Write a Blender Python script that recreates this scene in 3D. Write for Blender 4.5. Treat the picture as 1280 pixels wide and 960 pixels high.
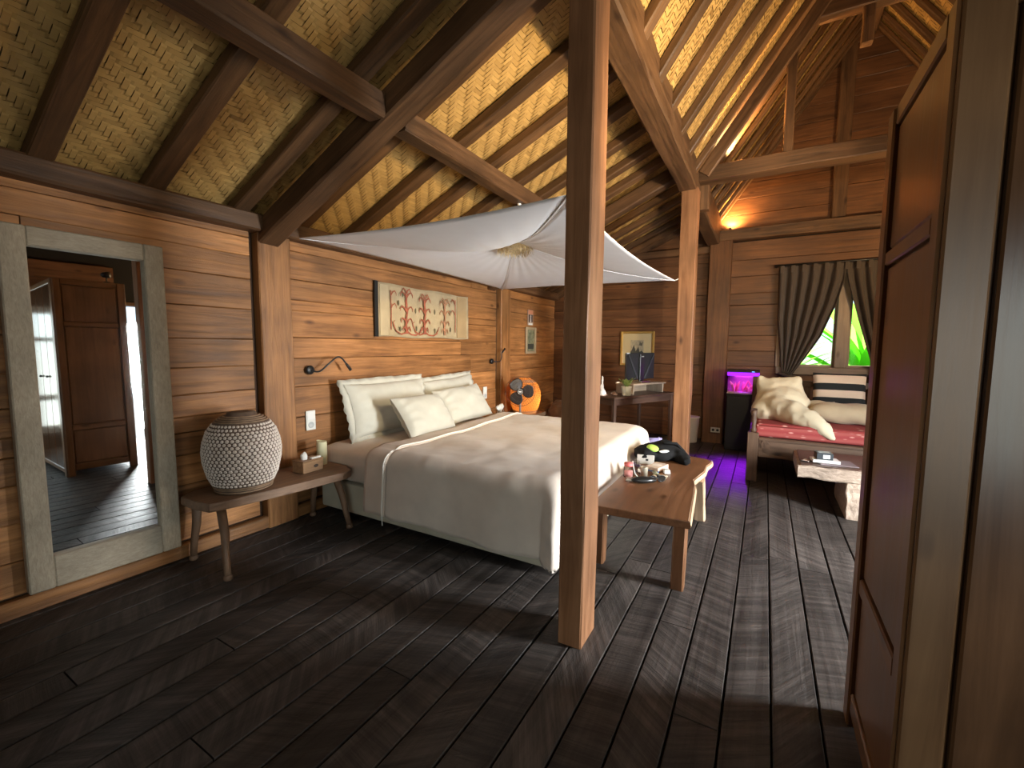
import bpy, bmesh, math, random
import numpy as np
from mathutils import Vector, Matrix

for _o in list(bpy.data.objects):
    bpy.data.objects.remove(_o)
scene = bpy.context.scene
COL = scene.collection
rng = random.Random(7)
nrg = np.random.default_rng(11)
pi = math.pi

# ------------------------------------------------------------------ camera
CAM_H = 1.35
F_PX, YAW, PITCH, ROLL = 548.0, 0.52219, 0.08592, 0.00809
cam_d = bpy.data.cameras.new('camera')
cam = bpy.data.objects.new('camera', cam_d)
COL.objects.link(cam)
scene.camera = cam
cam_d.sensor_width = 36.0
cam_d.lens = F_PX / 1280 * 36.0
cam_d.clip_start = 0.02
_f = Vector((math.cos(PITCH) * math.cos(YAW), math.cos(PITCH) * math.sin(YAW), -math.sin(PITCH)))
_r = Vector((math.sin(YAW), -math.cos(YAW), 0))
_u = _r.cross(_f)
_r2 = math.cos(ROLL) * _r + math.sin(ROLL) * _u
_u2 = -math.sin(ROLL) * _r + math.cos(ROLL) * _u
cam.matrix_world = Matrix(((_r2.x, _u2.x, -_f.x, 0), (_r2.y, _u2.y, -_f.y, 0), (_r2.z, _u2.z, -_f.z, CAM_H), (0, 0, 0, 1)))

# ------------------------------------------------------------------ world, sun, daylight, exposure
world = bpy.data.worlds.new('sky')
scene.world = world
world.use_nodes = True
wn = world.node_tree
wn.nodes.clear()
w_out = wn.nodes.new('ShaderNodeOutputWorld')
w_bg = wn.nodes.new('ShaderNodeBackground')
w_sky = wn.nodes.new('ShaderNodeTexSky')
w_sky.sky_type = 'HOSEK_WILKIE'
w_sky.turbidity = 4.0
w_sky.sun_direction = Vector((0.35, -0.5, 0.8)).normalized()
w_bg.inputs[1].default_value = 6.0
wn.links.new(w_sky.outputs[0], w_bg.inputs[0])
wn.links.new(w_bg.outputs[0], w_out.inputs[0])

def sun(name, direction, energy, angle, color):
    d = bpy.data.lights.new(name, 'SUN')
    d.energy = energy; d.angle = angle; d.color = color
    o = bpy.data.objects.new(name, d)
    o.rotation_euler = Vector(direction).to_track_quat('-Z', 'Y').to_euler()
    o.location = (8, -8, 9)
    COL.objects.link(o)
    return o
sun('sun', (-0.25, 0.35, -0.9), 55.0, 0.01, (1, 0.95, 0.86))

def area(name, loc, direction, sx, sy, power, color, spread=pi):
    d = bpy.data.lights.new(name, 'AREA')
    d.shape = 'RECTANGLE'; d.size = sx; d.size_y = sy
    d.energy = power; d.color = color; d.spread = spread
    o = bpy.data.objects.new(name, d)
    o.location = loc
    o.rotation_euler = Vector(direction).to_track_quat('-Z', 'Z').to_euler()
    COL.objects.link(o)
    return o
# daylight coming through the open door in the right wall and the doorway behind the camera
area('daylight_right_door', (2.76, -2.56, 1.0), (0.30, 1, -0.34), 0.52, 1.8, 168, (0.93, 0.98, 1.0), math.radians(122))
area('daylight_rear_door', (-2.06, -1.3, 1.15), (1, 0.1, -0.45), 1.6, 1.9, 38, (0.93, 1.0, 0.9))

area('daylight_side_window', (.68, -2.60, 1.12), (0, 1, 0), 0.92, 1.62, 13, (0.88, 1.0, 0.92))

scene.view_settings.view_transform = 'Standard'
scene.view_settings.look = 'None'
scene.view_settings.gamma = 1.0
scene.view_settings.use_curve_mapping = False
scene.view_settings.exposure = 0.3

# ------------------------------------------------------------------ materials
MATS = {}
def new_mat(name):
    m = bpy.data.materials.new(name)
    m.use_nodes = True
    nt = m.node_tree
    b = nt.nodes['Principled BSDF']
    return m, nt, b
def plain(name, col, rough=0.6, metal=0.0, spec=0.5, trans=0.0, emit=None, estr=0.0, alpha=1.0, sheen=0.0, noise=0.0, nscale=20, bump=0.0, ior=1.45):
    if name in MATS: return MATS[name]
    m, nt, b = new_mat(name)
    b.inputs['Base Color'].default_value = (*col, 1)
    b.inputs['Roughness'].default_value = rough
    b.inputs['Metallic'].default_value = metal
    b.inputs['Specular IOR Level'].default_value = spec
    b.inputs['Transmission Weight'].default_value = trans
    b.inputs['IOR'].default_value = ior
    b.inputs['Sheen Weight'].default_value = sheen
    if emit:
        b.inputs['Emission Color'].default_value = (*emit, 1)
        b.inputs['Emission Strength'].default_value = estr
    if noise or bump:
        tc = nt.nodes.new('ShaderNodeTexCoord')
        nz = nt.nodes.new('ShaderNodeTexNoise')
        nz.inputs['Scale'].default_value = nscale
        nz.inputs['Detail'].default_value = 5
        nt.links.new(tc.outputs['Object'], nz.inputs['Vector'])
        if noise:
            r = nt.nodes.new('ShaderNodeValToRGB')
            r.color_ramp.elements[0].position = 0.3; r.color_ramp.elements[1].position = 0.7
            r.color_ramp.elements[0].color = (*[c * (1 - noise) for c in col], 1)
            r.color_ramp.elements[1].color = (*[min(1, c * (1 + noise)) for c in col], 1)
            nt.links.new(nz.outputs['Fac'], r.inputs['Fac'])
            nt.links.new(r.outputs['Color'], b.inputs['Base Color'])
        if bump:
            bp = nt.nodes.new('ShaderNodeBump')
            bp.inputs['Strength'].default_value = bump
            bp.inputs['Distance'].default_value = 0.01
            nt.links.new(nz.outputs['Fac'], bp.inputs['Height'])
            nt.links.new(bp.outputs['Normal'], b.inputs['Normal'])
    MATS[name] = m
    return m

def wood(name, c_dark, c_light, axis='X', rough=0.5, grain=16.0, stretch=0.06, bump=0.25, var=0.25, scratch=False, spec=0.4, knots=True):
    """wood grain running along one local axis; every piece is offset and toned at random"""
    key = name + axis
    if key in MATS: return MATS[key]
    m, nt, b = new_mat(key)
    N = nt.nodes.new; L = nt.links.new
    tc = N('ShaderNodeTexCoord'); oi = N('ShaderNodeObjectInfo')
    off = N('ShaderNodeVectorMath'); off.operation = 'SCALE'
    comb = N('ShaderNodeCombineXYZ')
    L(oi.outputs['Random'], comb.inputs[0]); L(oi.outputs['Random'], comb.inputs[1]); L(oi.outputs['Random'], comb.inputs[2])
    L(comb.outputs[0], off.inputs[0]); off.inputs['Scale'].default_value = 37.0
    add = N('ShaderNodeVectorMath'); add.operation = 'ADD'
    L(tc.outputs['Object'], add.inputs[0]); L(off.outputs[0], add.inputs[1])
    mp = N('ShaderNodeMapping')
    sc = [grain] * 3
    sc['XYZ'.index(axis)] = grain * stretch
    mp.inputs['Scale'].default_value = sc
    L(add.outputs[0], mp.inputs['Vector'])
    n1 = N('ShaderNodeTexNoise'); n1.inputs['Scale'].default_value = 1.6; n1.inputs['Detail'].default_value = 8
    n1.inputs['Roughness'].default_value = 0.65; n1.inputs['Distortion'].default_value = 0.6
    L(mp.outputs[0], n1.inputs['Vector'])
    n2 = N('ShaderNodeTexNoise'); n2.inputs['Scale'].default_value = 2.2; n2.inputs['Detail'].default_value = 3
    L(add.outputs[0], n2.inputs['Vector'])
    r = N('ShaderNodeValToRGB')
    r.color_ramp.elements[0].position = 0.28; r.color_ramp.elements[1].position = 0.72
    r.color_ramp.elements[0].color = (*c_dark, 1); r.color_ramp.elements[1].color = (*c_light, 1)
    L(n1.outputs['Fac'], r.inputs['Fac'])
    # blotches and per piece tone
    mr = N('ShaderNodeMapRange'); mr.inputs['From Min'].default_value = 0.3; mr.inputs['From Max'].default_value = 0.7
    mr.inputs['To Min'].default_value = 0.68; mr.inputs['To Max'].default_value = 1.22
    L(n2.outputs['Fac'], mr.inputs['Value'])
    mv = N('ShaderNodeMapRange'); mv.inputs['To Min'].default_value = 1 - var; mv.inputs['To Max'].default_value = 1 + var
    L(oi.outputs['Random'], mv.inputs['Value'])
    mu = N('ShaderNodeMath'); mu.operation = 'MULTIPLY'
    L(mr.outputs[0], mu.inputs[0]); L(mv.outputs[0], mu.inputs[1])
    vs = N('ShaderNodeVectorMath'); vs.operation = 'SCALE'
    L(r.outputs['Color'], vs.inputs[0]); L(mu.outputs[0], vs.inputs['Scale'])
    col_out = vs.outputs[0]
    if knots:
        vo = N('ShaderNodeTexVoronoi'); vo.inputs['Scale'].default_value = 1.0
        mpk = N('ShaderNodeMapping'); sk = [5.0] * 3; sk['XYZ'.index(axis)] = 2.2
        mpk.inputs['Scale'].default_value = sk
        L(add.outputs[0], mpk.inputs['Vector']); L(mpk.outputs[0], vo.inputs['Vector'])
        rk = N('ShaderNodeValToRGB')
        rk.color_ramp.elements[0].position = 0.03; rk.color_ramp.elements[1].position = 0.13
        rk.color_ramp.elements[0].color = (0.35, 0.3, 0.28, 1); rk.color_ramp.elements[1].color = (1, 1, 1, 1)
        L(vo.outputs['Distance'], rk.inputs['Fac'])
        mk = N('ShaderNodeVectorMath'); mk.operation = 'MULTIPLY'
        L(col_out, mk.inputs[0]); L(rk.outputs['Color'], mk.inputs[1])
        col_out = mk.outputs[0]
    height = n1.outputs['Fac']
    if scratch:
        # chainsaw marks: fine ridges at a slant that differs from board to board
        vr = N('ShaderNodeVectorRotate'); vr.rotation_type = 'Z_AXIS'
        ang = N('ShaderNodeMapRange'); ang.inputs['To Min'].default_value = -1.1; ang.inputs['To Max'].default_value = 1.1
        L(oi.outputs['Random'], ang.inputs['Value']); L(add.outputs[0], vr.inputs['Vector']); L(ang.outputs[0], vr.inputs['Angle'])
        ms = N('ShaderNodeMapping'); ms.inputs['Scale'].default_value = (30, 1.7, 8)
        L(vr.outputs[0], ms.inputs['Vector'])
        ns = N('ShaderNodeTexNoise'); ns.inputs['Scale'].default_value = 1.0; ns.inputs['Detail'].default_value = 6; ns.inputs['Roughness'].default_value = 0.7
        L(ms.outputs[0], ns.inputs['Vector'])
        rs = N('ShaderNodeValToRGB')
        rs.color_ramp.elements[0].position = 0.42; rs.color_ramp.elements[1].position = 0.75
        rs.color_ramp.elements[0].color = (0.75, 0.75, 0.75, 1); rs.color_ramp.elements[1].color = (2.0, 1.95, 1.9, 1)
        L(ns.outputs['Fac'], rs.inputs['Fac'])
        mk = N('ShaderNodeVectorMath'); mk.operation = 'MULTIPLY'
        L(col_out, mk.inputs[0]); L(rs.outputs['Color'], mk.inputs[1])
        col_out = mk.outputs[0]
        hm = N('ShaderNodeMath'); hm.operation = 'ADD'
        L(n1.outputs['Fac'], hm.inputs[0]); L(ns.outputs['Fac'], hm.inputs[1])
        height = hm.outputs[0]
    L(col_out, b.inputs['Base Color'])
    bp = N('ShaderNodeBump'); bp.inputs['Strength'].default_value = bump; bp.inputs['Distance'].default_value = 0.012
    L(height, bp.inputs['Height']); L(bp.outputs['Normal'], b.inputs['Normal'])
    rr = N('ShaderNodeMapRange'); rr.inputs['To Min'].default_value = max(0.05, rough - 0.12); rr.inputs['To Max'].default_value = min(1, rough + 0.15)
    L(n1.outputs['Fac'], rr.inputs['Value']); L(rr.outputs[0], b.inputs['Roughness'])
    b.inputs['Specular IOR Level'].default_value = spec
    MATS[key] = m
    return m

def fabric(name, col, rough=0.9, weave=260.0, bump=0.12, var=0.06, sheen=0.15):
    if name in MATS: return MATS[name]
    m, nt, b = new_mat(name)
    N = nt.nodes.new; L = nt.links.new
    tc = N('ShaderNodeTexCoord')
    w1 = N('ShaderNodeTexNoise'); w1.inputs['Scale'].default_value = weave; w1.inputs['Detail'].default_value = 2
    w2 = N('ShaderNodeTexNoise'); w2.inputs['Scale'].default_value = 7.0; w2.inputs['Detail'].default_value = 4
    L(tc.outputs['Object'], w1.inputs['Vector']); L(tc.outputs['Object'], w2.inputs['Vector'])
    r = N('ShaderNodeValToRGB')
    r.color_ramp.elements[0].position = 0.3; r.color_ramp.elements[1].position = 0.7
    r.color_ramp.elements[0].color = (*[c * (1 - var) for c in col], 1); r.color_ramp.elements[1].color = (*[min(1, c * (1 + var)) for c in col], 1)
    L(w2.outputs['Fac'], r.inputs['Fac']); L(r.outputs['Color'], b.inputs['Base Color'])
    ad = N('ShaderNodeMath'); ad.operation = 'MULTIPLY_ADD'; ad.inputs[1].default_value = 2.0
    L(w2.outputs['Fac'], ad.inputs[0]); L(w1.outputs['Fac'], ad.inputs[2])
    bp = N('ShaderNodeBump'); bp.inputs['Strength'].default_value = bump; bp.inputs['Distance'].default_value = 0.01
    L(ad.outputs[0], bp.inputs['Height']); L(bp.outputs['Normal'], b.inputs['Normal'])
    b.inputs['Roughness'].default_value = rough; b.inputs['Specular IOR Level'].default_value = 0.2
    b.inputs['Sheen Weight'].default_value = sheen
    MATS[name] = m
    return m

def strips(name, c_dark, c_light, rough=0.45):
    """bamboo strips: tone comes from a per-strip attribute"""
    if name in MATS: return MATS[name]
    m, nt, b = new_mat(name)
    N = nt.nodes.new; L = nt.links.new
    at = N('ShaderNodeAttribute'); at.attribute_name = 'tone'
    r = N('ShaderNodeValToRGB')
    r.color_ramp.elements[0].position = 0.0; r.color_ramp.elements[1].position = 1.0
    r.color_ramp.elements[0].color = (*c_dark, 1); r.color_ramp.elements[1].color = (*c_light, 1)
    L(at.outputs['Fac'], r.inputs['Fac']); L(r.outputs['Color'], b.inputs['Base Color'])
    b.inputs['Roughness'].default_value = rough
    MATS[name] = m
    return m

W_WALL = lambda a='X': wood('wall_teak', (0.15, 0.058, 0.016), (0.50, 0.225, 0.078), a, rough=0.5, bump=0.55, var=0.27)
W_BEAM = lambda a='X': wood('beam_teak', (0.040, 0.018, 0.008), (0.155, 0.077, 0.034), a, rough=0.5, bump=0.3, var=0.12)
W_RAFT = lambda a='X': wood('rafter_teak', (0.040, 0.018, 0.007), (0.15, 0.073, 0.029), a, rough=0.55, bump=0.3, var=0.2)
W_POST = lambda a='X': wood('post_teak', (0.15, 0.062, 0.025), (0.32, 0.15, 0.07), a, rough=0.5, bump=0.2, var=0.05)
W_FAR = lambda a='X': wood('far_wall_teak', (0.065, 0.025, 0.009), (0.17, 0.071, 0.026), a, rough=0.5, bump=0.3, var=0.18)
W_FLOOR = lambda a='X': wood('floor_ironwood', (0.024, 0.019, 0.017), (0.078, 0.066, 0.060), a, rough=0.5, bump=0.5, var=0.22, scratch=True, knots=False, spec=0.22, grain=9, stretch=0.035)
W_CAB = lambda a='X': wood('wardrobe_wood', (0.11, 0.050, 0.020), (0.21, 0.108, 0.047), a, rough=0.32, bump=0.08, var=0.06, grain=9)
W_BENCH = lambda a='X': wood('bench_wood', (0.13, 0.07, 0.04), (0.27, 0.16, 0.095), a, rough=0.5, bump=0.25, var=0.06)
W_FOOT = lambda a='X': wood('polished_wood', (0.115, 0.048, 0.02), (0.225, 0.102, 0.047), a, rough=0.34, bump=0.1, var=0.04)
W_EDGE = lambda a='X': wood('live_edge_wood', (0.42, 0.27, 0.16), (0.62, 0.44, 0.29), a, rough=0.5, bump=0.3, var=0.05)
W_DARK = lambda a='X': wood('dark_desk_wood', (0.05, 0.027, 0.02), (0.12, 0.07, 0.05), a, rough=0.4, bump=0.12, var=0.05)
W_PALE = lambda a='X': wood('pale_worn_wood', (0.22, 0.16, 0.11), (0.46, 0.36, 0.27), a, rough=0.6, bump=0.3, var=0.06)
BLACKGAP = plain('gap_black', (0.010, 0.007, 0.005), 0.9)
BACKING = plain('wall_backing', (0.05, 0.024, 0.011), 0.9)
MAT_BAMBOO = strips('bamboo_mat', (0.27, 0.15, 0.045), (0.60, 0.37, 0.125))
BAMBOO_BACK = plain('bamboo_backing', (0.12, 0.075, 0.03), 0.8)
BLACK = plain('black_plastic', (0.012, 0.012, 0.013), 0.35)
WHITE = plain('white_plastic', (0.72, 0.72, 0.68), 0.35)
GLASS = plain('clear_glass', (1, 1, 1), 0.02, trans=1.0)
STEEL = plain('steel', (0.62, 0.6, 0.56), 0.25, metal=1.0)

# ------------------------------------------------------------------ helpers
def tag(o, label, cat, group=None):
    o['label'] = label; o['category'] = cat
    if group: o['group'] = group
    return o
def structure(o):
    o['kind'] = 'structure'
    return o
def thing(name, label, cat, loc=(0, 0, 0), rz=0.0, group=None):
    o = bpy.data.objects.new(name, None)
    o.empty_display_size = 0.1
    COL.objects.link(o)
    o.location = loc; o.rotation_euler = (0, 0, rz)
    return tag(o, label, cat, group)
def obj(name, verts, faces, mat, parent=None, loc=(0, 0, 0), rot=None, smooth=False):
    me = bpy.data.meshes.new(name)
    me.from_pydata([tuple(v) for v in verts], [], [tuple(f) for f in faces])
    me.update()
    if smooth:
        me.polygons.foreach_set('use_smooth', [True] * len(me.polygons))
    if mat is not None: me.materials.append(mat)
    o = bpy.data.objects.new(name, me)
    COL.objects.link(o)
    o.location = loc
    if rot is not None: o.rotation_euler = rot
    if parent is not None: o.parent = parent
    return o
def bm_obj(name, bm, mat, parent=None, loc=(0, 0, 0), rot=None, smooth=False):
    bmesh.ops.recalc_face_normals(bm, faces=bm.faces)
    me = bpy.data.meshes.new(name)
    bm.to_mesh(me); bm.free()
    if smooth:
        me.polygons.foreach_set('use_smooth', [True] * len(me.polygons))
    if mat is not None: me.materials.append(mat)
    o = bpy.data.objects.new(name, me)
    COL.objects.link(o)
    o.location = loc
    if rot is not None: o.rotation_euler = rot
    if parent is not None: o.parent = parent
    return o
BOXF = [(0, 3, 2, 1), (4, 5, 6, 7), (0, 1, 5, 4), (1, 2, 6, 5), (2, 3, 7, 6), (3, 0, 4, 7)]
def box(name, x0, x1, y0, y1, z0, z1, mat, parent=None, bevel=0.0, rot=None, segs=1):
    """box whose origin is its centre; coordinates in the parent's frame"""
    c = ((x0 + x1) / 2, (y0 + y1) / 2, (z0 + z1) / 2)
    hx, hy, hz = abs(x1 - x0) / 2, abs(y1 - y0) / 2, abs(z1 - z0) / 2
    v = [(-hx, -hy, -hz), (hx, -hy, -hz), (hx, hy, -hz), (-hx, hy, -hz), (-hx, -hy, hz), (hx, -hy, hz), (hx, hy, hz), (-hx, hy, hz)]
    if bevel <= 0:
        return obj(name, v, BOXF, mat, parent, c, rot)
    bm = bmesh.new()
    vs = [bm.verts.new(p) for p in v]
    for f in BOXF: bm.faces.new([vs[i] for i in f])
    bmesh.ops.bevel(bm, geom=list(bm.edges), offset=bevel, segments=segs, affect='EDGES', profile=0.6)
    return bm_obj(name, bm, mat, parent, c, rot, smooth=segs > 2)
def wobbly(name, p0, p1, w, h, mat, parent=None, up=(0, 0, 1), n=6, jit=0.004, chamfer=0.008, taper=1.0):
    """hewn timber from p0 to p1: local X runs along it, w is its width (local Y), h its height (local Z)"""
    p0 = Vector(p0); p1 = Vector(p1)
    d = p1 - p0; L = d.length; x = d.normalized()
    z = Vector(up); z = (z - x * z.dot(x)).normalized(); y = z.cross(x)
    prof = []
    a, b_, c = w / 2, h / 2, chamfer
    if c > 0:
        prof = [(-a + c, -b_), (a - c, -b_), (a, -b_ + c), (a, b_ - c), (a - c, b_), (-a + c, b_), (-a, b_ - c), (-a, -b_ + c)]
    else:
        prof = [(-a, -b_), (a, -b_), (a, b_), (-a, b_)]
    k = len(prof)
    V = []
    for i in range(n + 1):
        t = i / n
        s = 1 + (taper - 1) * t
        oy, oz = rng.uniform(-jit, jit) * 0.6, rng.uniform(-jit, jit) * 0.6
        for (py, pz) in prof:
            V.append((-L / 2 + L * t, py * s + oy + rng.uniform(-jit, jit) * 0.5, pz * s + oz + rng.uniform(-jit, jit) * 0.5))
    F = []
    for i in range(n):
        for j in range(k):
            F.append((i * k + j, i * k + (j + 1) % k, (i + 1) * k + (j + 1) % k, (i + 1) * k + j))
    F.append(tuple(range(k))[::-1]); F.append(tuple(range(n * k, n * k + k)))
    o = obj(name, V, F, mat, parent)
    o.matrix_local = Matrix(((x.x, y.x, z.x, (p0.x + p1.x) / 2), (x.y, y.y, z.y, (p0.y + p1.y) / 2), (x.z, y.z, z.z, (p0.z + p1.z) / 2), (0, 0, 0, 1)))
    return o
def lathe(name, prof, mat, parent=None, loc=(0, 0, 0), n=24, rot=None, smooth=True, cap=True):
    V = []; F = []
    for (r, z) in prof:
        for i in range(n):
            a = 2 * pi * i / n
            V.append((r * math.cos(a), r * math.sin(a), z))
    for k in range(len(prof) - 1):
        for i in range(n):
            F.append((k * n + i, k * n + (i + 1) % n, (k + 1) * n + (i + 1) % n, (k + 1) * n + i))
    if cap:
        F.append(tuple(range(n))[::-1]); F.append(tuple(range((len(prof) - 1) * n, len(prof) * n)))
    return obj(name, V, F, mat, parent, loc, rot, smooth)
def tube_data(path, radius, n=8):
    P = [Vector(p) for p in path]
    rad = radius if isinstance(radius, (list, tuple)) else [radius] * len(P)
    V = []; F = []
    up = Vector((0, 0, 1))
    prev = None
    for i, p in enumerate(P):
        t = (P[min(i + 1, len(P) - 1)] - P[max(i - 1, 0)]).normalized()
        if prev is None:
            a = up.cross(t)
            if a.length < 0.1: a = Vector((1, 0, 0)).cross(t)
            a.normalize()
        else:
            a = (prev - t * prev.dot(t)).normalized()
        prev = a
        b = t.cross(a)
        for j in range(n):
            q = 2 * pi * j / n
            V.append(p + (a * math.cos(q) + b * math.sin(q)) * rad[i])
    for i in range(len(P) - 1):
        for j in range(n):
            F.append((i * n + j, i * n + (j + 1) % n, (i + 1) * n + (j + 1) % n, (i + 1) * n + j))
    F.append(tuple(range(n))[::-1]); F.append(tuple(range((len(P) - 1) * n, len(P) * n)))
    return V, F
def tube(name, path, radius, mat, parent=None, n=8, smooth=True, loc=(0, 0, 0)):
    V, F = tube_data(path, radius, n)
    return obj(name, V, F, mat, parent, loc, None, smooth)
def bezier(p0, p1, p2, n=10):
    p0, p1, p2 = Vector(p0), Vector(p1), Vector(p2)
    return [p0 * (1 - t) ** 2 + p1 * 2 * t * (1 - t) + p2 * t * t for t in [i / n for i in range(n + 1)]]
def prism(name, outline, z0, z1, mat, parent=None, bevel=0.0, loc=(0, 0, 0), rot=None, smooth=False):
    bm = bmesh.new()
    lo = [bm.verts.new((x, y, z0)) for x, y in outline]
    f = bm.faces.new(lo)
    r = bmesh.ops.extrude_face_region(bm, geom=[f])
    for v in [g for g in r['geom'] if isinstance(g, bmesh.types.BMVert)]: v.co.z = z1
    if bevel > 0:
        ed = [e for e in bm.edges if abs(e.verts[0].co.z - e.verts[1].co.z) < 1e-6]
        bmesh.ops.bevel(bm, geom=ed, offset=bevel, segments=2, affect='EDGES', profile=0.6)
    return bm_obj(name, bm, mat, parent, loc, rot, smooth)
def grid_obj(name, fn, nu, nv, mat, parent=None, loc=(0, 0, 0), rot=None, thick=0.0, smooth=True, subsurf=0):
    V = [fn(i / (nu - 1), j / (nv - 1)) for i in range(nu) for j in range(nv)]
    F = [(i * nv + j, (i + 1) * nv + j, (i + 1) * nv + j + 1, i * nv + j + 1) for i in range(nu - 1) for j in range(nv - 1)]
    o = obj(name, V, F, mat, parent, loc, rot, smooth)
    if thick:
        md = o.modifiers.new('thickness', 'SOLIDIFY'); md.thickness = thick; md.offset = 0
    if subsurf:
        md = o.modifiers.new('smooth', 'SUBSURF'); md.levels = subsurf; md.render_levels = subsurf
    return o
def blob(name, parts, mat, parent=None, loc=(0, 0, 0), rot=None, voxel=0.02, smooth=8, extra=None):
    """soft cushion-like body: ellipsoids and tapered limbs merged by a voxel remesh"""
    bm = bmesh.new()
    for q in parts:
        if q[0] == 'e':
            _, c, s, r = q
            g = bmesh.ops.create_icosphere(bm, subdivisions=3, radius=1.0)
            R = Matrix.Rotation(r[0], 3, 'X') @ Matrix.Rotation(r[1], 3, 'Y') @ Matrix.Rotation(r[2], 3, 'Z')
            for v in g['verts']: v.co = R @ Vector((v.co.x * s[0], v.co.y * s[1], v.co.z * s[2])) + Vector(c)
        else:
            _, path, rad = q
            V, F = tube_data(path, rad, 12)
            vs = [bm.verts.new(v) for v in V]
            for f in F: bm.faces.new([vs[i] for i in f])
    o = bm_obj(name, bm, mat, parent, loc, rot, smooth=True)
    md = o.modifiers.new('merge', 'REMESH'); md.mode = 'VOXEL'; md.voxel_size = voxel; md.use_smooth_shade = True
    md = o.modifiers.new('soften', 'SMOOTH'); md.iterations = smooth; md.factor = 0.6
    if extra:
        tx = bpy.data.textures.new(name + '_wrinkle', 'CLOUDS'); tx.noise_scale = extra[1]; tx.noise_depth = 3
        md = o.modifiers.new('wrinkle', 'DISPLACE'); md.texture = tx; md.strength = extra[0]; md.texture_coords = 'LOCAL'
    return o
def text(name, s, size, mat, parent, loc, rot, extrude=0.0005):
    cu = bpy.data.curves.new(name, 'FONT'); cu.body = s; cu.size = size; cu.extrude = extrude
    cu.align_x = 'CENTER'; cu.align_y = 'CENTER'
    o = bpy.data.objects.new(name, cu); COL.objects.link(o)
    cu.materials.append(mat); o.parent = parent; o.location = loc; o.rotation_euler = rot
    return o

# ================================================================== STRUCTURE
WALL_Y = 3.14      # left (bed) wall, boards' face
FAR_X = 6.90       # wall with the window
RIGHT_Y = -2.62
BACK_X = -2.2
RIDGE_Y = -0.88
def z_low(y): return 2.20 + 0.44 * (3.12 - y)          # underside of the lower rafters
def z_up(y): return 3.04 + 1.4 * (0.66 - y) if y > RIDGE_Y else 3.04 + 1.4 * (0.66 - (2 * RIDGE_Y - y))
RIDGE_Z = z_up(RIDGE_Y)

# ---- floor: every board is a piece of its own
floor = structure(obj('floor', [(BACK_X, RIGHT_Y, -0.03), (FAR_X + .1, RIGHT_Y, -0.03), (FAR_X + .1, 3.25, -0.03), (BACK_X, 3.25, -0.03)], [(0, 1, 2, 3)], BLACKGAP))
y = RIGHT_Y
row = 0
while y < 3.2:
    w = 0.157 + rng.uniform(-0.004, 0.006)
    x = BACK_X - rng.uniform(0, 1.5)
    while x < FAR_X + 0.05:
        L = rng.uniform(2.2, 3.4)
        x0, x1 = max(x, BACK_X), min(x + L, FAR_X + 0.05)
        if x1 - x0 > 0.05:
            wobbly('floorboard', (x0 + .003, y + w / 2, -0.012), (x1 - .003, y + w / 2, -0.012 + rng.uniform(-.001, .001)), w - 0.008, 0.024, W_FLOOR(), floor, n=3, jit=0.0012, chamfer=0.003)
        x += L
    y += w; row += 1

# ---- left wall: dark backing, horizontal boards of uneven height
wall_left = structure(box('wall_left', BACK_X, FAR_X + .1, WALL_Y + .03, WALL_Y + .12, -0.03, 2.42, BACKING))
def add_boards_x(parent, edges, x0, x1, yface, mat, cuts=(1.7, 3.2), thick=0.03):
    px, py, pz = parent.location
    for a, b in zip(edges[:-1], edges[1:]):
        x = x0
        while x < x1 - 0.02:
            L = rng.uniform(*cuts)
            xe = x1 if x + L > x1 - 0.45 else x + L
            o = wobbly('wall_board', (x + .002 - px, yface + thick / 2 - py + rng.uniform(0, .006), (a + b) / 2 - pz), (xe - .002 - px, yface + thick / 2 - py + rng.uniform(0, .006), (a + b) / 2 - pz),
                       thick, b - a - 0.0025, mat(), parent, n=4, jit=0.0025, chamfer=0.004)
            x = xe
Z1 = [.10, .27, .46, .65, .79, .889, 1.03, 1.199, 1.384, 1.591, 1.801, 1.96, 2.085, 2.20]
Z2 = [.10, .30, .52, .78, 1.02, 1.242, 1.404, 1.611, 1.691, 1.844, 2.055, 2.20]
add_boards_x(wall_left, Z1, BACK_X, 1.785, WALL_Y, W_WALL)
add_boards_x(wall_left, Z2, 2.05, 5.02, WALL_Y, W_WALL)
add_boards_x(wall_left, [.10, .33, .55, .8, 1.01, 1.22, 1.43, 1.62, 1.83, 2.02, 2.2], 5.34, FAR_X, WALL_Y, W_WALL)
baseboard = structure(wobbly('baseboard_left', (BACK_X, WALL_Y - .01, 0.045), (FAR_X, WALL_Y - .01, 0.045), 0.05, 0.09, W_WALL(), n=14, jit=.003))
structure(wobbly('trim_1', (BACK_X, WALL_Y - .01, 2.182), (FAR_X, WALL_Y - .01, 2.182), 0.17, 0.115, W_BEAM(), n=18, jit=.006, chamfer=.012))

# ---- far wall with the window opening
wall_far = structure(thing_ := bpy.data.objects.new('wall_far', bpy.data.meshes.new('wall_far')))
def multi_box_mesh(me, boxes, mat):
    V = []; F = []
    for (x0, x1, y0, y1, z0, z1) in boxes:
        b0 = len(V)
        V += [(x0, y0, z0), (x1, y0, z0), (x1, y1, z0), (x0, y1, z0), (x0, y0, z1), (x1, y0, z1), (x1, y1, z1), (x0, y1, z1)]
        F += [tuple(i + b0 for i in f) for f in BOXF]
    me.from_pydata(V, [], F); me.update(); me.materials.append(mat)
WY0, WY1, WZ0, WZ1 = -1.52, -0.17, 1.11, 2.30
multi_box_mesh(wall_far.data, [(FAR_X + .03, FAR_X + .1, WY1, 3.25, -.03, 5.3), (FAR_X + .03, FAR_X + .1, RIGHT_Y - .1, WY0, -.03, 5.3),
                               (FAR_X + .03, FAR_X + .1, WY0, WY1, -.03, WZ0), (FAR_X + .03, FAR_X + .1, WY0, WY1, WZ1, 5.3)], BLACKGAP)
COL.objects.link(wall_far)
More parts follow.
